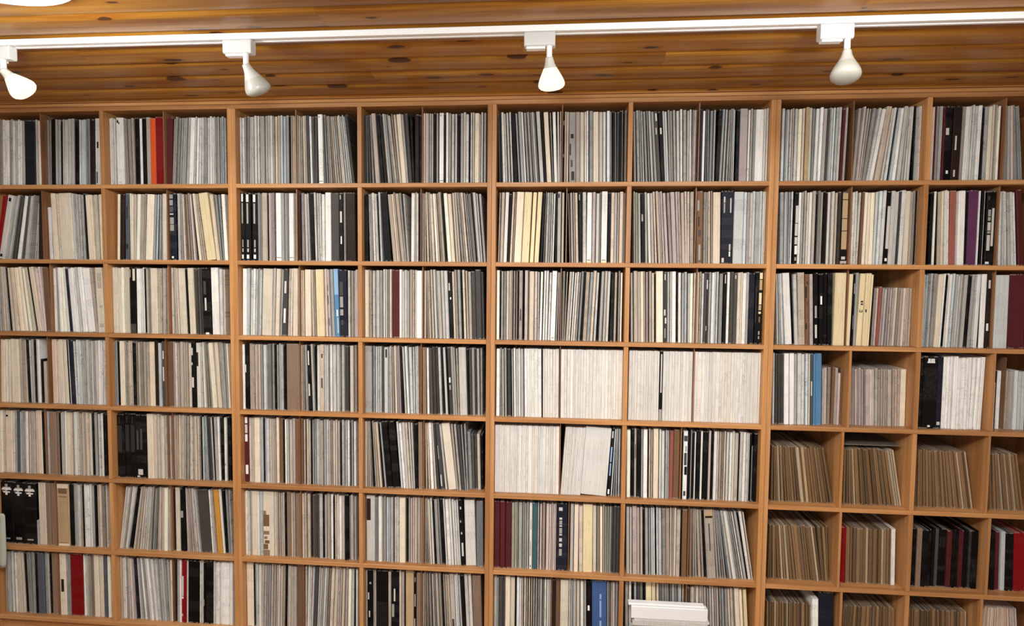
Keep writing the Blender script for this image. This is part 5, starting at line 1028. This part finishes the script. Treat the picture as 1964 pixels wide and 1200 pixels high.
def bevel_box(x0, x1, y0, y1, z0, z1, c=.0015):
    """a box whose edges along its longest axis are chamfered: an octagonal prism"""
    d = (x1 - x0, y1 - y0, z1 - z0)
    ax = d.index(max(d)); o = [i for i in (0, 1, 2) if i != ax]
    lo = (x0, y0, z0); hi = (x1, y1, z1)
    a0, a1, b0, b1 = lo[o[0]], hi[o[0]], lo[o[1]], hi[o[1]]
    ring = [(a0 + c, b0), (a1 - c, b0), (a1, b0 + c), (a1, b1 - c), (a1 - c, b1), (a0 + c, b1), (a0, b1 - c), (a0, b0 + c)]
    vs = []
    for t in (lo[ax], hi[ax]):
        for a, b in ring:
            v = [0, 0, 0]; v[ax] = t; v[o[0]] = a; v[o[1]] = b; vs.append(tuple(v))
    fs = [tuple(range(8)), tuple(range(15, 7, -1))] + [(i + 8, (i + 1) % 8 + 8, (i + 1) % 8, i) for i in range(8)]
    if ax == 1: fs = [f[::-1] for f in fs]
    return vs, [f[::-1] for f in fs]

def lathe(profile, n=24, M=None):
    vs, fs = [], []
    for r, z in profile:
        for k in range(n):
            a = 2 * math.pi * k / n
            v = Vector((r * math.cos(a), r * math.sin(a), z))
            vs.append(tuple(M @ v) if M else tuple(v))
    for i in range(len(profile) - 1):
        for k in range(n):
            fs.append((i * n + k, i * n + (k + 1) % n, (i + 1) * n + (k + 1) % n, (i + 1) * n + k))
    fs.append(tuple(range(n - 1, -1, -1))); fs.append(tuple(range((len(profile) - 1) * n, len(profile) * n)))
    return vs, fs

# ------------------------------------------------------------------ materials
class NT:
    def __init__(self, name):
        self.m = bpy.data.materials.new(name); self.m.use_nodes = True
        self.t = self.m.node_tree; self.b = self.t.nodes['Principled BSDF']
    def n(self, typ, **kw):
        x = self.t.nodes.new(typ)
        for k, v in kw.items(): setattr(x, k, v)
        return x
    def l(self, a, b): self.t.links.new(a, b)
    def math(self, op, a, b=None, clamp=False):
        x = self.n('ShaderNodeMath', operation=op); x.use_clamp = clamp
        for i, v in enumerate((a, b)):
            if v is None: continue
            if hasattr(v, 'links'): self.l(v, x.inputs[i])
            else: x.inputs[i].default_value = v
        return x.outputs[0]
    def mix(self, fac, a, b, typ='MIX'):
        x = self.n('ShaderNodeMix', data_type='RGBA', blend_type=typ)
        for i, v in ((0, fac), (6, a), (7, b)):
            if hasattr(v, 'links'): self.l(v, x.inputs[i])
            elif i == 0: x.inputs[0].default_value = v
            else: x.inputs[i].default_value = (*v, 1)
        return x.outputs[2]
    def ramp(self, fac, *stops):
        x = self.n('ShaderNodeValToRGB')
        el = x.color_ramp.elements
        while len(el) < len(stops): el.new(.5)
        for e, (p, c) in zip(el, stops): e.position = p; e.color = (*c, 1)
        self.l(fac, x.inputs[0]); return x.outputs[0]
    def noise(self, vec, scale=1., detail=2., rough=.5):
        x = self.n('ShaderNodeTexNoise'); x.inputs['Scale'].default_value = scale
        x.inputs['Detail'].default_value = detail; x.inputs['Roughness'].default_value = rough
        self.l(vec, x.inputs['Vector']); return x.outputs['Fac']
    def comb(self, x, y, z):
        c = self.n('ShaderNodeCombineXYZ')
        for i, v in enumerate((x, y, z)):
            if hasattr(v, 'links'): self.l(v, c.inputs[i])
            else: c.inputs[i].default_value = v
        return c.outputs[0]

def plain(name, rgb, rough=.5, spec=.5, emit=None, strength=0., metal=0.):
    N = NT(name)
    N.b.inputs['Base Color'].default_value = (*rgb, 1); N.b.inputs['Roughness'].default_value = rough
    N.b.inputs['Specular IOR Level'].default_value = spec; N.b.inputs['Metallic'].default_value = metal
    if emit:
        N.b.inputs['Emission Color'].default_value = (*emit, 1); N.b.inputs['Emission Strength'].default_value = strength
    return N.m

def spine_material():
    """cardboard spines: colour and print amount come with each sleeve, wear and print are procedural"""
    N = NT('sleeve_card')
    A = N.n('ShaderNodeAttribute', attribute_name='Col'); S = N.n('ShaderNodeAttribute', attribute_name='suv')
    sep = N.n('ShaderNodeSeparateXYZ'); N.l(S.outputs['Vector'], sep.inputs[0])
    u, v, w = sep.outputs
    streak = N.noise(N.comb(N.math('MULTIPLY', u, 330.), N.math('MULTIPLY', v, 2.2), N.math('MULTIPLY', w, 53.)), 1., 2.)
    mott = N.noise(N.comb(N.math('MULTIPLY', u, 90.), N.math('MULTIPLY', v, 9.), N.math('MULTIPLY', w, 91.)), 1., 3., .6)
    base = N.mix(1., A.outputs['Color'], N.ramp(streak, (.3, (.84, .83, .82)), (.58, (1.03, 1.03, 1.03))), 'MULTIPLY')
    base = N.mix(1., base, N.ramp(mott, (.26, (.86, .84, .82)), (.42, (1.0, 1.0, 1.0))), 'MULTIPLY')
    # worn ends
    ends = N.math('ABSOLUTE', N.math('SUBTRACT', v, .5))
    en = N.math('MULTIPLY', N.math('GREATER_THAN', ends, .485), N.math('GREATER_THAN', mott, .5))
    base = N.mix(N.math('MULTIPLY', en, .35), base, (.5, .47, .43))
    # small print running along part of the spine
    glyph = N.noise(N.comb(N.math('MULTIPLY', u, 620.), N.math('MULTIPLY', v, 95.), N.math('MULTIPLY', w, 37.)), 1., 1.)
    band = N.noise(N.comb(0., N.math('MULTIPLY', v, 5.5), N.math('MULTIPLY', w, 17.)), 1., 0.)
    msk = N.math('MULTIPLY', N.math('GREATER_THAN', glyph, .56), N.math('GREATER_THAN', band, .54))
    msk = N.math('MULTIPLY', msk, A.outputs['Alpha'])
    lum = N.n('ShaderNodeRGBToBW'); N.l(A.outputs['Color'], lum.inputs[0])
    ink = N.mix(N.math('LESS_THAN', lum.outputs[0], .07), N.mix(1., A.outputs['Color'], (.25, .24, .24), 'MULTIPLY'), (.42, .40, .37))
    base = N.mix(msk, base, ink)
    N.l(base, N.b.inputs['Base Color'])
    N.b.inputs['Roughness'].default_value = .55
    N.b.inputs['Specular IOR Level'].default_value = .2
    return N.m

def wood_material(name, axis, c0, c1, c2, knots=False, rough=.42):
    N = NT(name)
    tc = N.n('ShaderNodeTexCoord'); oi = N.n('ShaderNodeObjectInfo')
    sep = N.n('ShaderNodeSeparateXYZ'); N.l(tc.outputs['Object'], sep.inputs[0])
    off = N.math('MULTIPLY', oi.outputs['Random'], 37.)
    def stretched(along, across):
        k = [N.math('MULTIPLY', sep.outputs[i], along if i == axis else across) for i in range(3)]
        k[axis] = N.math('ADD', k[axis], off); k[(axis + 1) % 3] = N.math('ADD', k[(axis + 1) % 3], off)
        return N.comb(*k)
    big = N.noise(stretched(1.1, 26.), 1., 3., .55)
    fine = N.noise(stretched(5., 330.), 1., 2., .6)
    tone = N.noise(N.comb(off, 3.3, 1.7), 1., 0.)
    col = N.ramp(big, (.30, c0), (.5, c1), (.70, c2))
    col = N.mix(1., col, N.ramp(fine, (.3, (.80, .78, .74)), (.65, (1.05, 1.05, 1.05))), 'MULTIPLY')
    col = N.mix(1., col, N.ramp(oi.outputs['Random'], (0., (.80, .76, .72)), (.5, (1., 1., 1.)), (1., (1.12, 1.1, 1.02))), 'MULTIPLY')
    if knots:
        vo = N.n('ShaderNodeTexVoronoi', voronoi_dimensions='2D'); vo.inputs['Scale'].default_value = 1.
        wob = N.noise(stretched(9., 60.), 1., 2.)
        k = stretched(4.6, 14.)
        ad = N.n('ShaderNodeVectorMath', operation='ADD'); N.l(k, ad.inputs[0])
        N.l(N.comb(N.math('MULTIPLY', wob, .06), N.math('MULTIPLY', wob, .14), 0.), ad.inputs[1])
        N.l(ad.outputs[0], vo.inputs['Vector'])
        sc = N.n('ShaderNodeSeparateColor'); N.l(vo.outputs['Color'], sc.inputs[0])
        size = N.math('MULTIPLY', N.math('SUBTRACT', sc.outputs[0], .58, True), .52)
        kn = N.math('MULTIPLY', N.math('SUBTRACT', size, vo.outputs['Distance']), 30., True)
        halo = N.math('MULTIPLY', N.math('SUBTRACT', N.math('MULTIPLY', size, 2.3), vo.outputs['Distance']), 7., True)
        col = N.mix(N.math('MULTIPLY', halo, .55), col, c0)
        col = N.mix(N.math('MULTIPLY', kn, .9), col, lin(58, 30, 14))
        dark = N.noise(stretched(.55, 13.), 1., 1.)
        dk = N.math('MULTIPLY', N.math('SUBTRACT', dark, .66, True), 5., True)
        col = N.mix(N.math('MULTIPLY', dk, .6), col, lin(84, 46, 20))
    N.l(col, N.b.inputs['Base Color'])
    N.b.inputs['Roughness'].default_value = rough
    N.b.inputs['Specular IOR Level'].default_value = .35
    bp = N.n('ShaderNodeBump'); bp.inputs['Strength'].default_value = .12; bp.inputs['Distance'].default_value = .002
    N.l(fine, bp.inputs['Height']); N.l(bp.outputs[0], N.b.inputs['Normal'])
    return N.m

CARD = spine_material()
W0, W1, W2 = lin(168, 116, 70), lin(190, 138, 88), lin(206, 156, 106)
WOOD_H = wood_material('bookcase_wood_along', 0, W0, W1, W2)
WOOD_V = wood_material('bookcase_wood_upright', 2, W0, W1, W2)
DIVW = wood_material('divider_board_wood', 2, lin(132, 92, 62), lin(150, 108, 76), lin(166, 122, 88))
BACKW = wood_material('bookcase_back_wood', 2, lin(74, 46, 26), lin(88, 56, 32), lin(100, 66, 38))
PLANK = wood_material('pine_plank', 0, lin(140, 86, 26), lin(176, 122, 44), lin(198, 148, 64), knots=True, rough=.38)
DARKW = plain('ceiling_groove_wood', lin(92, 52, 24), .7)
PAINT = plain('white_enamel', lin(246, 246, 245), .35)
PAINT2 = plain('pale_grey_enamel', lin(206, 207, 204), .4)
WALLP = plain('off_white_paint', lin(214, 208, 196), .8)
FLOORM = wood_material('floor_boards', 0, lin(120, 84, 52), lin(140, 100, 64), lin(156, 116, 78))
BULB_N = plain('silvered_bulb_glass', lin(196, 196, 188), .28)
BULB_F = plain('frosted_bulb_glass', lin(176, 176, 166), .3)
BULB_E = plain('lit_bulb_glass', lin(110, 100, 80), .3, emit=(1.0, .88, .62), strength=1.25)
LAMP_G = plain('lit_lamp_glass', lin(250, 250, 250), .3, emit=(.93, .96, 1.0), strength=6.)
GREYM = plain('grey_collar', lin(150, 150, 148), .4)

# ------------------------------------------------------------------ room
XL, XR, YB, YF = -1.2, 6.0, .43, -4.4
def structure(name, geo, mat):
    o = mesh(name, *geo, mat); o['kind'] = 'structure'; return o
structure('floor', box_geo(XL, XR, YF, YB, -.1, 0), FLOORM)
structure('wall_back', box_geo(XL, XR, YB, YB + .1, 0, CEIL + .05), WALLP)
structure('wall_left', box_geo(XL - .1, XL, YF, YB, 0, CEIL + .05), WALLP)
structure('wall_right', box_geo(XR, XR + .1, YF, YB, 0, CEIL + .05), WALLP)
structure('wall_front', box_geo(XL, XR, YF - .1, YF, 0, CEIL + .05), WALLP)
ceiling = structure('ceiling', box_geo(XL, XR, YF, YB, CEIL + .016, CEIL + .1), DARKW)

# pine boards: every board a piece of its own, rounded face, joints recessed
rng = random.Random(11)
PW = .130
def plank_mesh(length, k):
    prof = [(0.0, .0125), (.003, .0108), (.0125, .0040), (.021, .0012), (.034, .0003), (.060, .0), (.096, .0008), (.115, .0036), (.1255, .0092), (.1292, .0125)]
    prof = [(y, z) for y, z in prof] + [(.1292, .016), (0.0, .016)]
    n = len(prof)
    vs = [(0, y, z) for y, z in prof] + [(length, y, z) for y, z in prof]
    fs = [tuple(range(n)), tuple(range(2 * n - 1, n - 1, -1))] + [(i + n, (i + 1) % n + n, (i + 1) % n, i) for i in range(n)]
    me = bpy.data.meshes.new('plank'); me.from_pydata(vs, [], [f[::-1] for f in fs]); me.materials.append(PLANK)
    return me
plank_shapes = [plank_mesh(l, i) for i, l in enumerate((1.6, 2.1, 2.6, 3.1))]
lens = (1.6, 2.1, 2.6, 3.1)
y = .11
row = 0
while y > -3.5:
    x = XL + .002 - rng.uniform(0, 1.4) * 0
    first = True
    while x < XR - .15:
        i = rng.randrange(4)
        L = lens[i]
        if first: i = row % 4; L = lens[i]; first = False
        if x + L > XR - .003:
            L2 = XR - .003 - x
            me = plank_mesh(L2, 0)
        else:
            L2 = L; me = plank_shapes[i]
        o = bpy.data.objects.new('plank', me); C.objects.link(o); o.parent = ceiling
        o.location = (x, y, CEIL + rng.uniform(0, .0006))
        x += L2 + .0006
    y -= PW; row += 1
o = mesh('plank', *box_geo(XL, XR, YF, y + PW - .002, CEIL + .003, CEIL + .016), PLANK, ceiling)
# moulding between bookcase tops and ceiling
o = mesh('trim_1', *bevel_box(XL, XR, .006, .030, ZO + .0028, CEIL - .0005, .002), WOOD_H); o['kind'] = 'structure'
o = mesh('trim_2', *bevel_box(XL, XR, -.003, .030, CEIL + .0005, CEIL + .015, .002), WOOD_H); o['kind'] = 'structure'

# ------------------------------------------------------------------ bookcases
SIDE, DEPTH = .0192, .40
BZ = [z + ZO for z in BOARD_Z]
TH = .019
unit_label = ['wooden record bookcase at the far left end of the wall', 'second wooden record bookcase from the left wall end',
              'third wooden record bookcase from the left wall end', 'wooden record bookcase at the far right end of the wall']
def part(name, geo, mat, root):
    o = mesh(name, *geo, mat, root); o.matrix_parent_inverse = root.matrix_world.inverted(); return o
brng = random.Random(5)
for u in range(4):
    x0, x1, xm = UNIT_X[u] + .0002, UNIT_X[u + 1] - .0002, MID_X[u]
    root = empty('bookcase', ((x0 + x1) / 2, DEPTH / 2, 0))
    bpy.context.view_layer.update()
    tag(root, unit_label[u], 'bookcase', 'bookcases along the back wall')
    part('side_panel', bevel_box(x0, x0 + SIDE, 0, DEPTH, 0, BZ[0] - .0003), WOOD_V, root)
    part('side_panel', bevel_box(x1 - SIDE, x1, 0, DEPTH, 0, BZ[0] - .0003), WOOD_V, root)
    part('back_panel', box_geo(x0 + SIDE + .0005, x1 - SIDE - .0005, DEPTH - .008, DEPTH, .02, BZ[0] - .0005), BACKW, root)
    part('plinth', box_geo(x0 + SIDE + .0005, x1 - SIDE - .0005, .02, .038, 0, BZ[7] - .0005), WOOD_H, root)
    for k in range(8):
        ex = -.0001 if k == 0 else SIDE + .0004        # the top board runs over the side panels
        part('shelf', bevel_box(x0 + ex, x1 - ex, .0006 + brng.uniform(0, .001), DEPTH - .0085, BZ[k], BZ[k] + TH), WOOD_H, root)
    for k in range(7):
        lo, hi = BZ[k + 1] + TH + .0004, BZ[k] - .0004
        part('upright', bevel_box(xm - .0092, xm + .0092, .001, DEPTH - .0085, lo, hi), WOOD_V, root)
        for c in (0, 1):
            d = DIVIDER_X['%d%d%d' % (k + 1, u, c)]
            hw, yf = (.0048, .003) if u == 3 and k >= 3 else (.0020, .025)
            part('divider', bevel_box(d - hw, d + hw, yf, DEPTH - .009, lo, hi, .0008), WOOD_V if u == 3 and k >= 3 else DIVW, root)

# ------------------------------------------------------------------ records
PAL = dict(w=(238, 238, 234), i=(228, 217, 196), y=(232, 217, 176), l=(203, 202, 196), c=(193, 199, 198), g=(160, 159, 155), t=(184, 173, 159), T=(188, 175, 169),
           d=(70, 68, 66), k=(5, 5, 6), n=(26, 29, 42), b=(118, 88, 66), B=(40, 27, 23), r=(128, 10, 18), m=(84, 32, 36), o=(206, 84, 40), z=(184, 160, 124),
           u=(88, 136, 176), s=(86, 92, 99), e=(167, 168, 157), a=(62, 98, 104), p=(96, 52, 88), j=(152, 92, 80), h=(138, 116, 98), W=(219, 218, 211),
           K=(124, 99, 71), X=(178, 160, 132), I=(214, 192, 172), Z=(196, 142, 62), U=(66, 94, 144), G=(112, 112, 114), q=(140, 178, 212), f=(46, 44, 44))
PRINT = dict(w=.35, i=.25, y=.05, l=.55, c=.5, g=.6, t=.55, T=.5, d=.08, k=.08, n=.12, b=.3, B=.04, r=.05, m=.02, o=.02, z=.15, u=.2, s=.4, e=.35, a=.2, p=.05,
             j=.1, h=.15, W=.34, K=.06, X=.05, I=.1, Z=.1, U=.03, G=.1, q=0, f=0)
JIT = set('lgtTcedWKiX')
def card_color(L, r, w=0):
    c = PAL[L]
    if L in JIT:
        k = min(1.16, max(.74, r.gauss(1., .04 if w > .017 else .14))); t = r.gauss(0, 2.2)
        if L in 'WX': k = min(1.05, max(.92, r.gauss(1, .03)))
        return lin(min(245, c[0] * k + t), min(245, c[1] * k), max(2, c[2] * k - t))
    k = r.uniform(.95, 1.05)
    return lin(c[0] * k, c[1] * k, c[2] * k)

def record_geo(w, h, depth, lean, ch):
    """upright sleeve at the origin: spine faces -Y, leans in X by rotating about its foot"""
    a = w / 2; c = min(ch, w * .3)
    ring = [(-a + c, 0), (a - c, 0), (a, c * 1.2), (a, depth), (-a, depth), (-a, c * 1.2)]
    th = math.atan2(lean, h); cs, sn = math.cos(th), math.sin(th)
    lift = a * abs(sn)
    vs, uv = [], []
    for k, z in enumerate((0, h)):
        for x, y in ring:
            vs.append((x * cs + z * sn, y, -x * sn + z * cs + lift)); uv.append((x, k))
    n = 6
    fs = [tuple(range(n))[::-1], tuple(range(n, 2 * n))] + [(i, (i + 1) % n, (i + 1) % n + n, i + n) for i in range(n)]
    return vs, fs, uv, (cs, sn, lift)

def set_attr(me, cols, suvs):
    a = me.attributes.new('Col', 'FLOAT_COLOR', 'POINT'); a.data.foreach_set('color', [x for c in cols for x in c])
    s = me.attributes.new('suv', 'FLOAT_VECTOR', 'POINT'); s.data.foreach_set('vector', [x for c in suvs for x in c])

PATCH_MAT = {}
def patch_material(L):
    if L not in PATCH_MAT: PATCH_MAT[L] = plain('spine_print_' + {'w': 'white', 'l': 'pale', 'g': 'grey'}.get(L, 'ink%d' % len(PATCH_MAT)), lin(*PAL[L]), .5, .3)
    return PATCH_MAT[L]
NAMES = dict(S='record_sleeve', B='record_box_set', T='ten_inch_record', A='record_album')
CATS = dict(S='record', B='box set', T='small record', A='record album')
sv, sf, sc, ss = [], [], [], []
rr = random.Random(3)
for line in BAYS.strip().split('\n'):
    key, body = line.split(':')
    row, unit, bay = (int(c) for c in key)
    zs = BZ[row] + TH + .0004
    for tok in body.split(' '):
        f = tok.split(',')
        x, w, lean = int(f[0]) / 1e4, int(f[1]) / 1e4, int(f[2]) / 1e3
        L = f[3][0]; hf = int(f[3][2:]) / 100 if len(f[3]) > 1 else 1.
        kind = f[4][0] if len(f) > 4 else ''
        src = None
        if kind and '@' in f[4]: lab, src = f[4][1:].split('@'); lab = int(lab); src = int(src)
        elif kind: lab = int(f[4][1:])
        rnd = rr.random()
        small = .7 < hf < .9
        h = .305 * hf + (rr.uniform(-.006, .003) if not small else rr.uniform(-.004, .003))
        if kind == 'B': h = .305 * hf + rr.uniform(-.003, .004)
        y = (.05 if small else .030) + rr.uniform(-.0035, .0055)
        if kind == 'B': y -= .001
        if row == 7 and unit == 2 and bay == 2: y += .017
        depth = .254 if small else .312
        wr = max(.0012, w - (.0003 if L == 'W' else .0010 if w > .005 else .0005))
        if L == 'W': y = .030 + rr.uniform(-.0006, .0006); h = .305 + rr.uniform(-.001, .001)
        vs, fs, uv, (cs, sn, lift) = record_geo(wr, h, depth, lean, .0004 if L == 'W' else .0018 if w < .02 else .0024)
        col = (*card_color(L, rr, w), PRINT[L] * rr.uniform(.2, 1.25))
        suv = [(a + rnd * 7.3, b, rnd) for a, b in uv]
        if not kind:
            b0 = len(sv)
            sv += [(v[0] + x, v[1] + y, v[2] + zs) for v in vs]; sf += [tuple(i + b0 for i in q) for q in fs]
            sc += [col] * 12; ss += suv
            continue
        o = mesh(NAMES[kind], vs, fs, CARD)
        set_attr(o.data, [col] * 12, suv)
        o.location = (x, y, zs)
        tag(o, LABELS[lab], CATS[kind], {'S': 'record sleeves filed on the shelves', 'B': 'box sets filed on the shelves', 'T': 'small records filed on the shelves', 'A': 'dark albums on the sixth row'}[kind])
        if src is not None:
            ps = PATCHES.get('%d,%d,%d' % (row, unit, src))
            if ps is None:                          # broken pale patches of print or sticker on the spine
                ps, v = [], rr.uniform(.03, .3)
                ink = 'l' if sum(PAL[L]) < 260 else 'B'
                while v < .93:
                    d = rr.uniform(.03, .22)
                    if rr.random() < .42:
                        a = rr.choice((.1, .25, .35)); ps.append((a, a + rr.choice((.2, .3, .45)), v, min(.97, v + d), rr.choice((ink, ink, 'w' if ink == 'l' else 'd', 'g'))))
                    v += d + rr.uniform(.02, .2)
            for k, (u0, u1, v0, v1, pl) in enumerate(ps):
                q = []
                for yy in (-.0006, .0004):
                    for (uu, vv) in ((u0, v0), (u1, v0), (u1, v1), (u0, v1)):
                        px, pz = (max(.05, min(.95, uu)) - .5) * wr, vv * h
                        q.append((px * cs + pz * sn, yy, -px * sn + pz * cs + lift))
                mesh('spine_label' if v1 - v0 > .015 else 'spine_line', q, [(3, 2, 1, 0)[::-1], (4, 5, 6, 7)[::-1], (0, 4, 5, 1)[::-1], (1, 5, 6, 2)[::-1], (2, 6, 7, 3)[::-1], (3, 7, 4, 0)[::-1]], patch_material(pl), o)
filed = mesh('filed_sleeves', sv, sf, CARD)
set_attr(filed.data, sc, ss)
tag(filed, 'many thin worn record sleeves packed between the wider spines', kind='stuff')

# a sleeve lying flat on the small records, and the shallow white cases on the bottom shelf
def flat_thing(name, geo, col, label, cat, group=None, prt=0.):
    o = mesh(name, *geo, CARD)
    n = len(o.data.vertices)
    set_attr(o.data, [(*lin(*col), prt)] * n, [(v.co.x, .5, .3) for v in o.data.vertices])
    return tag(o, label, cat, group)
z = BZ[5] + TH + .259
flat_thing('ten_inch_record', box_geo(3.868, 4.105, .052, .30, z, z + .0025), (120, 112, 100), 'grey record sleeve lying flat across the upright ones, fifth row, rightmost bookcase', 'small record')
zst = BZ[7] + TH + .0005
top = -2.184 + ZO
hs = top - zst
edges = [zst]
srng = random.Random(2)
white_case = empty('shallow_white_case', (3.14, .006, top - .066)); bpy.context.view_layer.update()
tag(white_case, 'shallow white case with flat lid, topmost of the stack on the bottom shelf', 'case')
part('case_body', bevel_box(2.976, 3.303, -.013, .021, top - .066, top - .011, .002), plain('white_case_board', lin(240, 241, 241), .45), white_case)
part('case_lid', bevel_box(2.964, 3.290, -.010, .023, top - .0105, top, .003), PAINT, white_case)
z = top - .0665
i = 0
while z - zst > .004:
    t = min(srng.uniform(.006, .011), z - zst)
    dx = srng.uniform(-.006, .006)
    nseg = 8
    vs, fs = [], []
    for s in range(nseg + 1):
        xx = 2.984 + dx + (.322) * s / nseg
        wv = 0
        for yy, zz in ((-.012, z - t + .0004), (.021, z - t + .0004), (.021, z - .0003), (-.012, z - .0003)):
            vs.append((xx, yy + srng.uniform(-.0006, .0006), zz + wv))
    for s in range(nseg):
        a = s * 4
        for k in range(4): fs.append((a + k, a + (k + 1) % 4, a + 4 + (k + 1) % 4, a + 4 + k))
    fs.append((3, 2, 1, 0)); fs.append(tuple(nseg * 4 + k for k in range(4)))
    c = srng.choice(((206, 204, 198), (188, 182, 174), (214, 212, 208), (150, 140, 134)))
    flat_thing('shallow_sleeve', (vs, fs), c, '%s shallow sleeve lying under the white case, %s down the stack' % ({206: 'white', 188: 'pale grey', 214: 'bright white', 150: 'taupe'}[c[0]], 'first second third fourth fifth sixth seventh eighth ninth tenth eleventh twelfth thirteenth fourteenth fifteenth sixteenth seventeenth eighteenth nineteenth twentieth twenty-first twenty-second twenty-third twenty-fourth twenty-fifth twenty-sixth'.split()[i]), 'sleeve', 'shallow sleeves stacked on the bottom shelf')
    z -= t; i += 1

# pale cloth hanging against the left edge of the leftmost bookcase
vs, fs = [], []
pts = [(-.075, .0185, 0), (-.075, .0235, -.012), (-.074, .0225, -.06), (-.072, .021, -.14), (-.06, .0195, -.2), (-.045, .0165, -.245), (-.03, .012, -.266)]
for s, (xa, xb, dz) in enumerate(pts):
    for t in range(7):
        k = t / 6
        vs.append((xa + (xb - xa) * k, -.024 - .006 * math.sin(k * 9 + s * .3), -1.905 + ZO + dz))
for s in range(len(pts) - 1):
    for t in range(6):
        a = s * 7 + t; fs.append((a, a + 7, a + 8, a + 1))
cloth = mesh('hanging_cloth', vs, fs, plain('pale_green_cloth', lin(176, 182, 166), .9), smooth=True)
md = cloth.modifiers.new('thickness', 'SOLIDIFY'); md.thickness = .003
tag(cloth, 'pale greenish cloth hanging over the edge of the leftmost bookcase', 'cloth')

# ------------------------------------------------------------------ lamps
TY = -.6505
rail = empty('track_rail', (2.4, TY, CEIL - .018)); bpy.context.view_layer.update()
tag(rail, 'long white track rail mounted along the pine ceiling', 'light track')
part('rail_body', bevel_box(-.9, 5.7, TY - .0175, TY + .0175, CEIL - .0185, CEIL - .0005, .0015), PAINT, rail)
part('rail_lip', box_geo(-.9, 5.7, TY - .0175, TY - .0085, CEIL - .0205, CEIL - .0183), PAINT, rail)
part('rail_lip', box_geo(-.9, 5.7, TY + .0085, TY + .0175, CEIL - .0205, CEIL - .0183), PAINT, rail)
part('end_cap', bevel_box(-.93, -.8995, TY - .019, TY + .019, CEIL - .021, CEIL - .0005, .002), PAINT, rail)
part('end_cap', bevel_box(5.6995, 5.73, TY - .019, TY + .019, CEIL - .021, CEIL - .0005, .002), PAINT, rail)

PROF = [(r * 1.06, z) for r, z in [(.0105, 0), (.012, .004), (.0128, .010), (.0150, .020), (.0195, .032), (.0265, .046), (.0335, .060), (.0382, .072), (.0398, .080), (.0385, .087), (.0325, .0935), (.022, .098), (.009, .1)]]
def track_light(xc, xs, axis, lit, label):
    root = empty('track_light', (xs, TY - .022, CEIL - .075)); bpy.context.view_layer.update()
    tag(root, label, 'spotlight', 'track spotlights along the ceiling rail')
    yb0, yb1 = TY - .0215, TY + .012
    zb = CEIL - .066
    a = part('adapter', bevel_box(xc - .048, xc + .049, yb0, yb1, zb, CEIL - .0208, .004), PAINT2, root)
    b = a.modifiers.new('soft', 'BEVEL'); b.width = .003; b.segments = 2
    part('adapter_foot', bevel_box(xc - .041, xc + .018, yb0 + .006, yb1 - .004, zb - .0065, zb + .0005, .002), PAINT, root)
    part('contact_tab', box_geo(xc - .040, xc + .040, TY - .007, TY + .007, CEIL - .0209, CEIL - .0188), GREYM, root)
    top = zb + .001; bot = zb - .035
    v, f = lathe([(.0085, bot), (.0088, bot + .004), (.0085, top)], 16, Matrix.Translation((xs, TY - .010, 0)))
    part('stem', (v, f), PAINT, root)
    v, f = lathe([(.0092, bot - .0035), (.0096, bot - .0015), (.0092, bot + .0005)], 16, Matrix.Translation((xs, TY - .010, 0)))
    part('swivel_ring', (v, f), GREYM, root)
    d = Vector(axis).normalized()
    q = Vector((0, 0, 1)).rotation_difference(d).to_matrix().to_4x4()
    M = Matrix.Translation(Vector((xs, TY - .010, bot - .001)) - d * .004) @ q
    cut = 4 if lit else 5
    v, f = lathe(PROF[:cut + 1], 28, M)
    sh = part('lamp_shade', (v, f[:-1]), BULB_N, root)
    v, f = lathe(PROF[cut:], 28, M)
    bl = part('bulb', (v, f[:-2] + f[-1:]), BULB_E if lit else BULB_F, root)
    for o in (sh, bl):
        for p_ in o.data.polygons: p_.use_smooth = True
    if lit:
        s = bpy.data.lights.new('bulb_light', 'SPOT'); s.energy = 7; s.color = (1., .80, .52); s.spot_size = 1.9; s.spot_blend = .8; s.shadow_soft_size = .035
        so = bpy.data.objects.new('bulb_light', s); C.objects.link(so)
        so.matrix_world = Matrix.Translation(Vector((xs, TY - .010, bot)) + d * .102) @ Vector((0, 0, -1)).rotation_difference(d).to_matrix().to_4x4()
track_light(.737, .7545, (.62, .30, -.74), True, 'lit track spotlight tilted sideways at the left end of the rail')
track_light(1.586, 1.612, (.30, .42, -.86), False, 'unlit track spotlight above the leftmost bookcase, second along the rail')
track_light(2.570, 2.601, (.10, .30, -.95), True, 'lit track spotlight pointing straight down near the middle of the rail')
track_light(3.458, 3.492, (-.12, -.22, -.95), False, 'unlit track spotlight above the joint of third and rightmost bookcases')

def ceiling_lamp(x, y, label):
    root = empty('ceiling_lamp', (x, y, CEIL)); bpy.context.view_layer.update()
    tag(root, label, 'ceiling light', 'flush ceiling lamps')
    M = Matrix.Translation((x, y, CEIL))
    part('lamp_base', lathe([(.235, -.0005), (.245, -.012), (.240, -.022), (.20, -.022)][::-1], 40, M), PAINT, root)
    o = part('glass_dish', lathe([(.004, -.062), (.06, -.060), (.12, -.054), (.17, -.043), (.205, -.028), (.212, -.0225), (.20, -.0225)], 40, M), LAMP_G, root)
    for p_ in o.data.polygons: p_.use_smooth = True
ceiling_lamp(1.15, -1.16, 'round flush ceiling lamp glowing white at the edge of the pine ceiling')
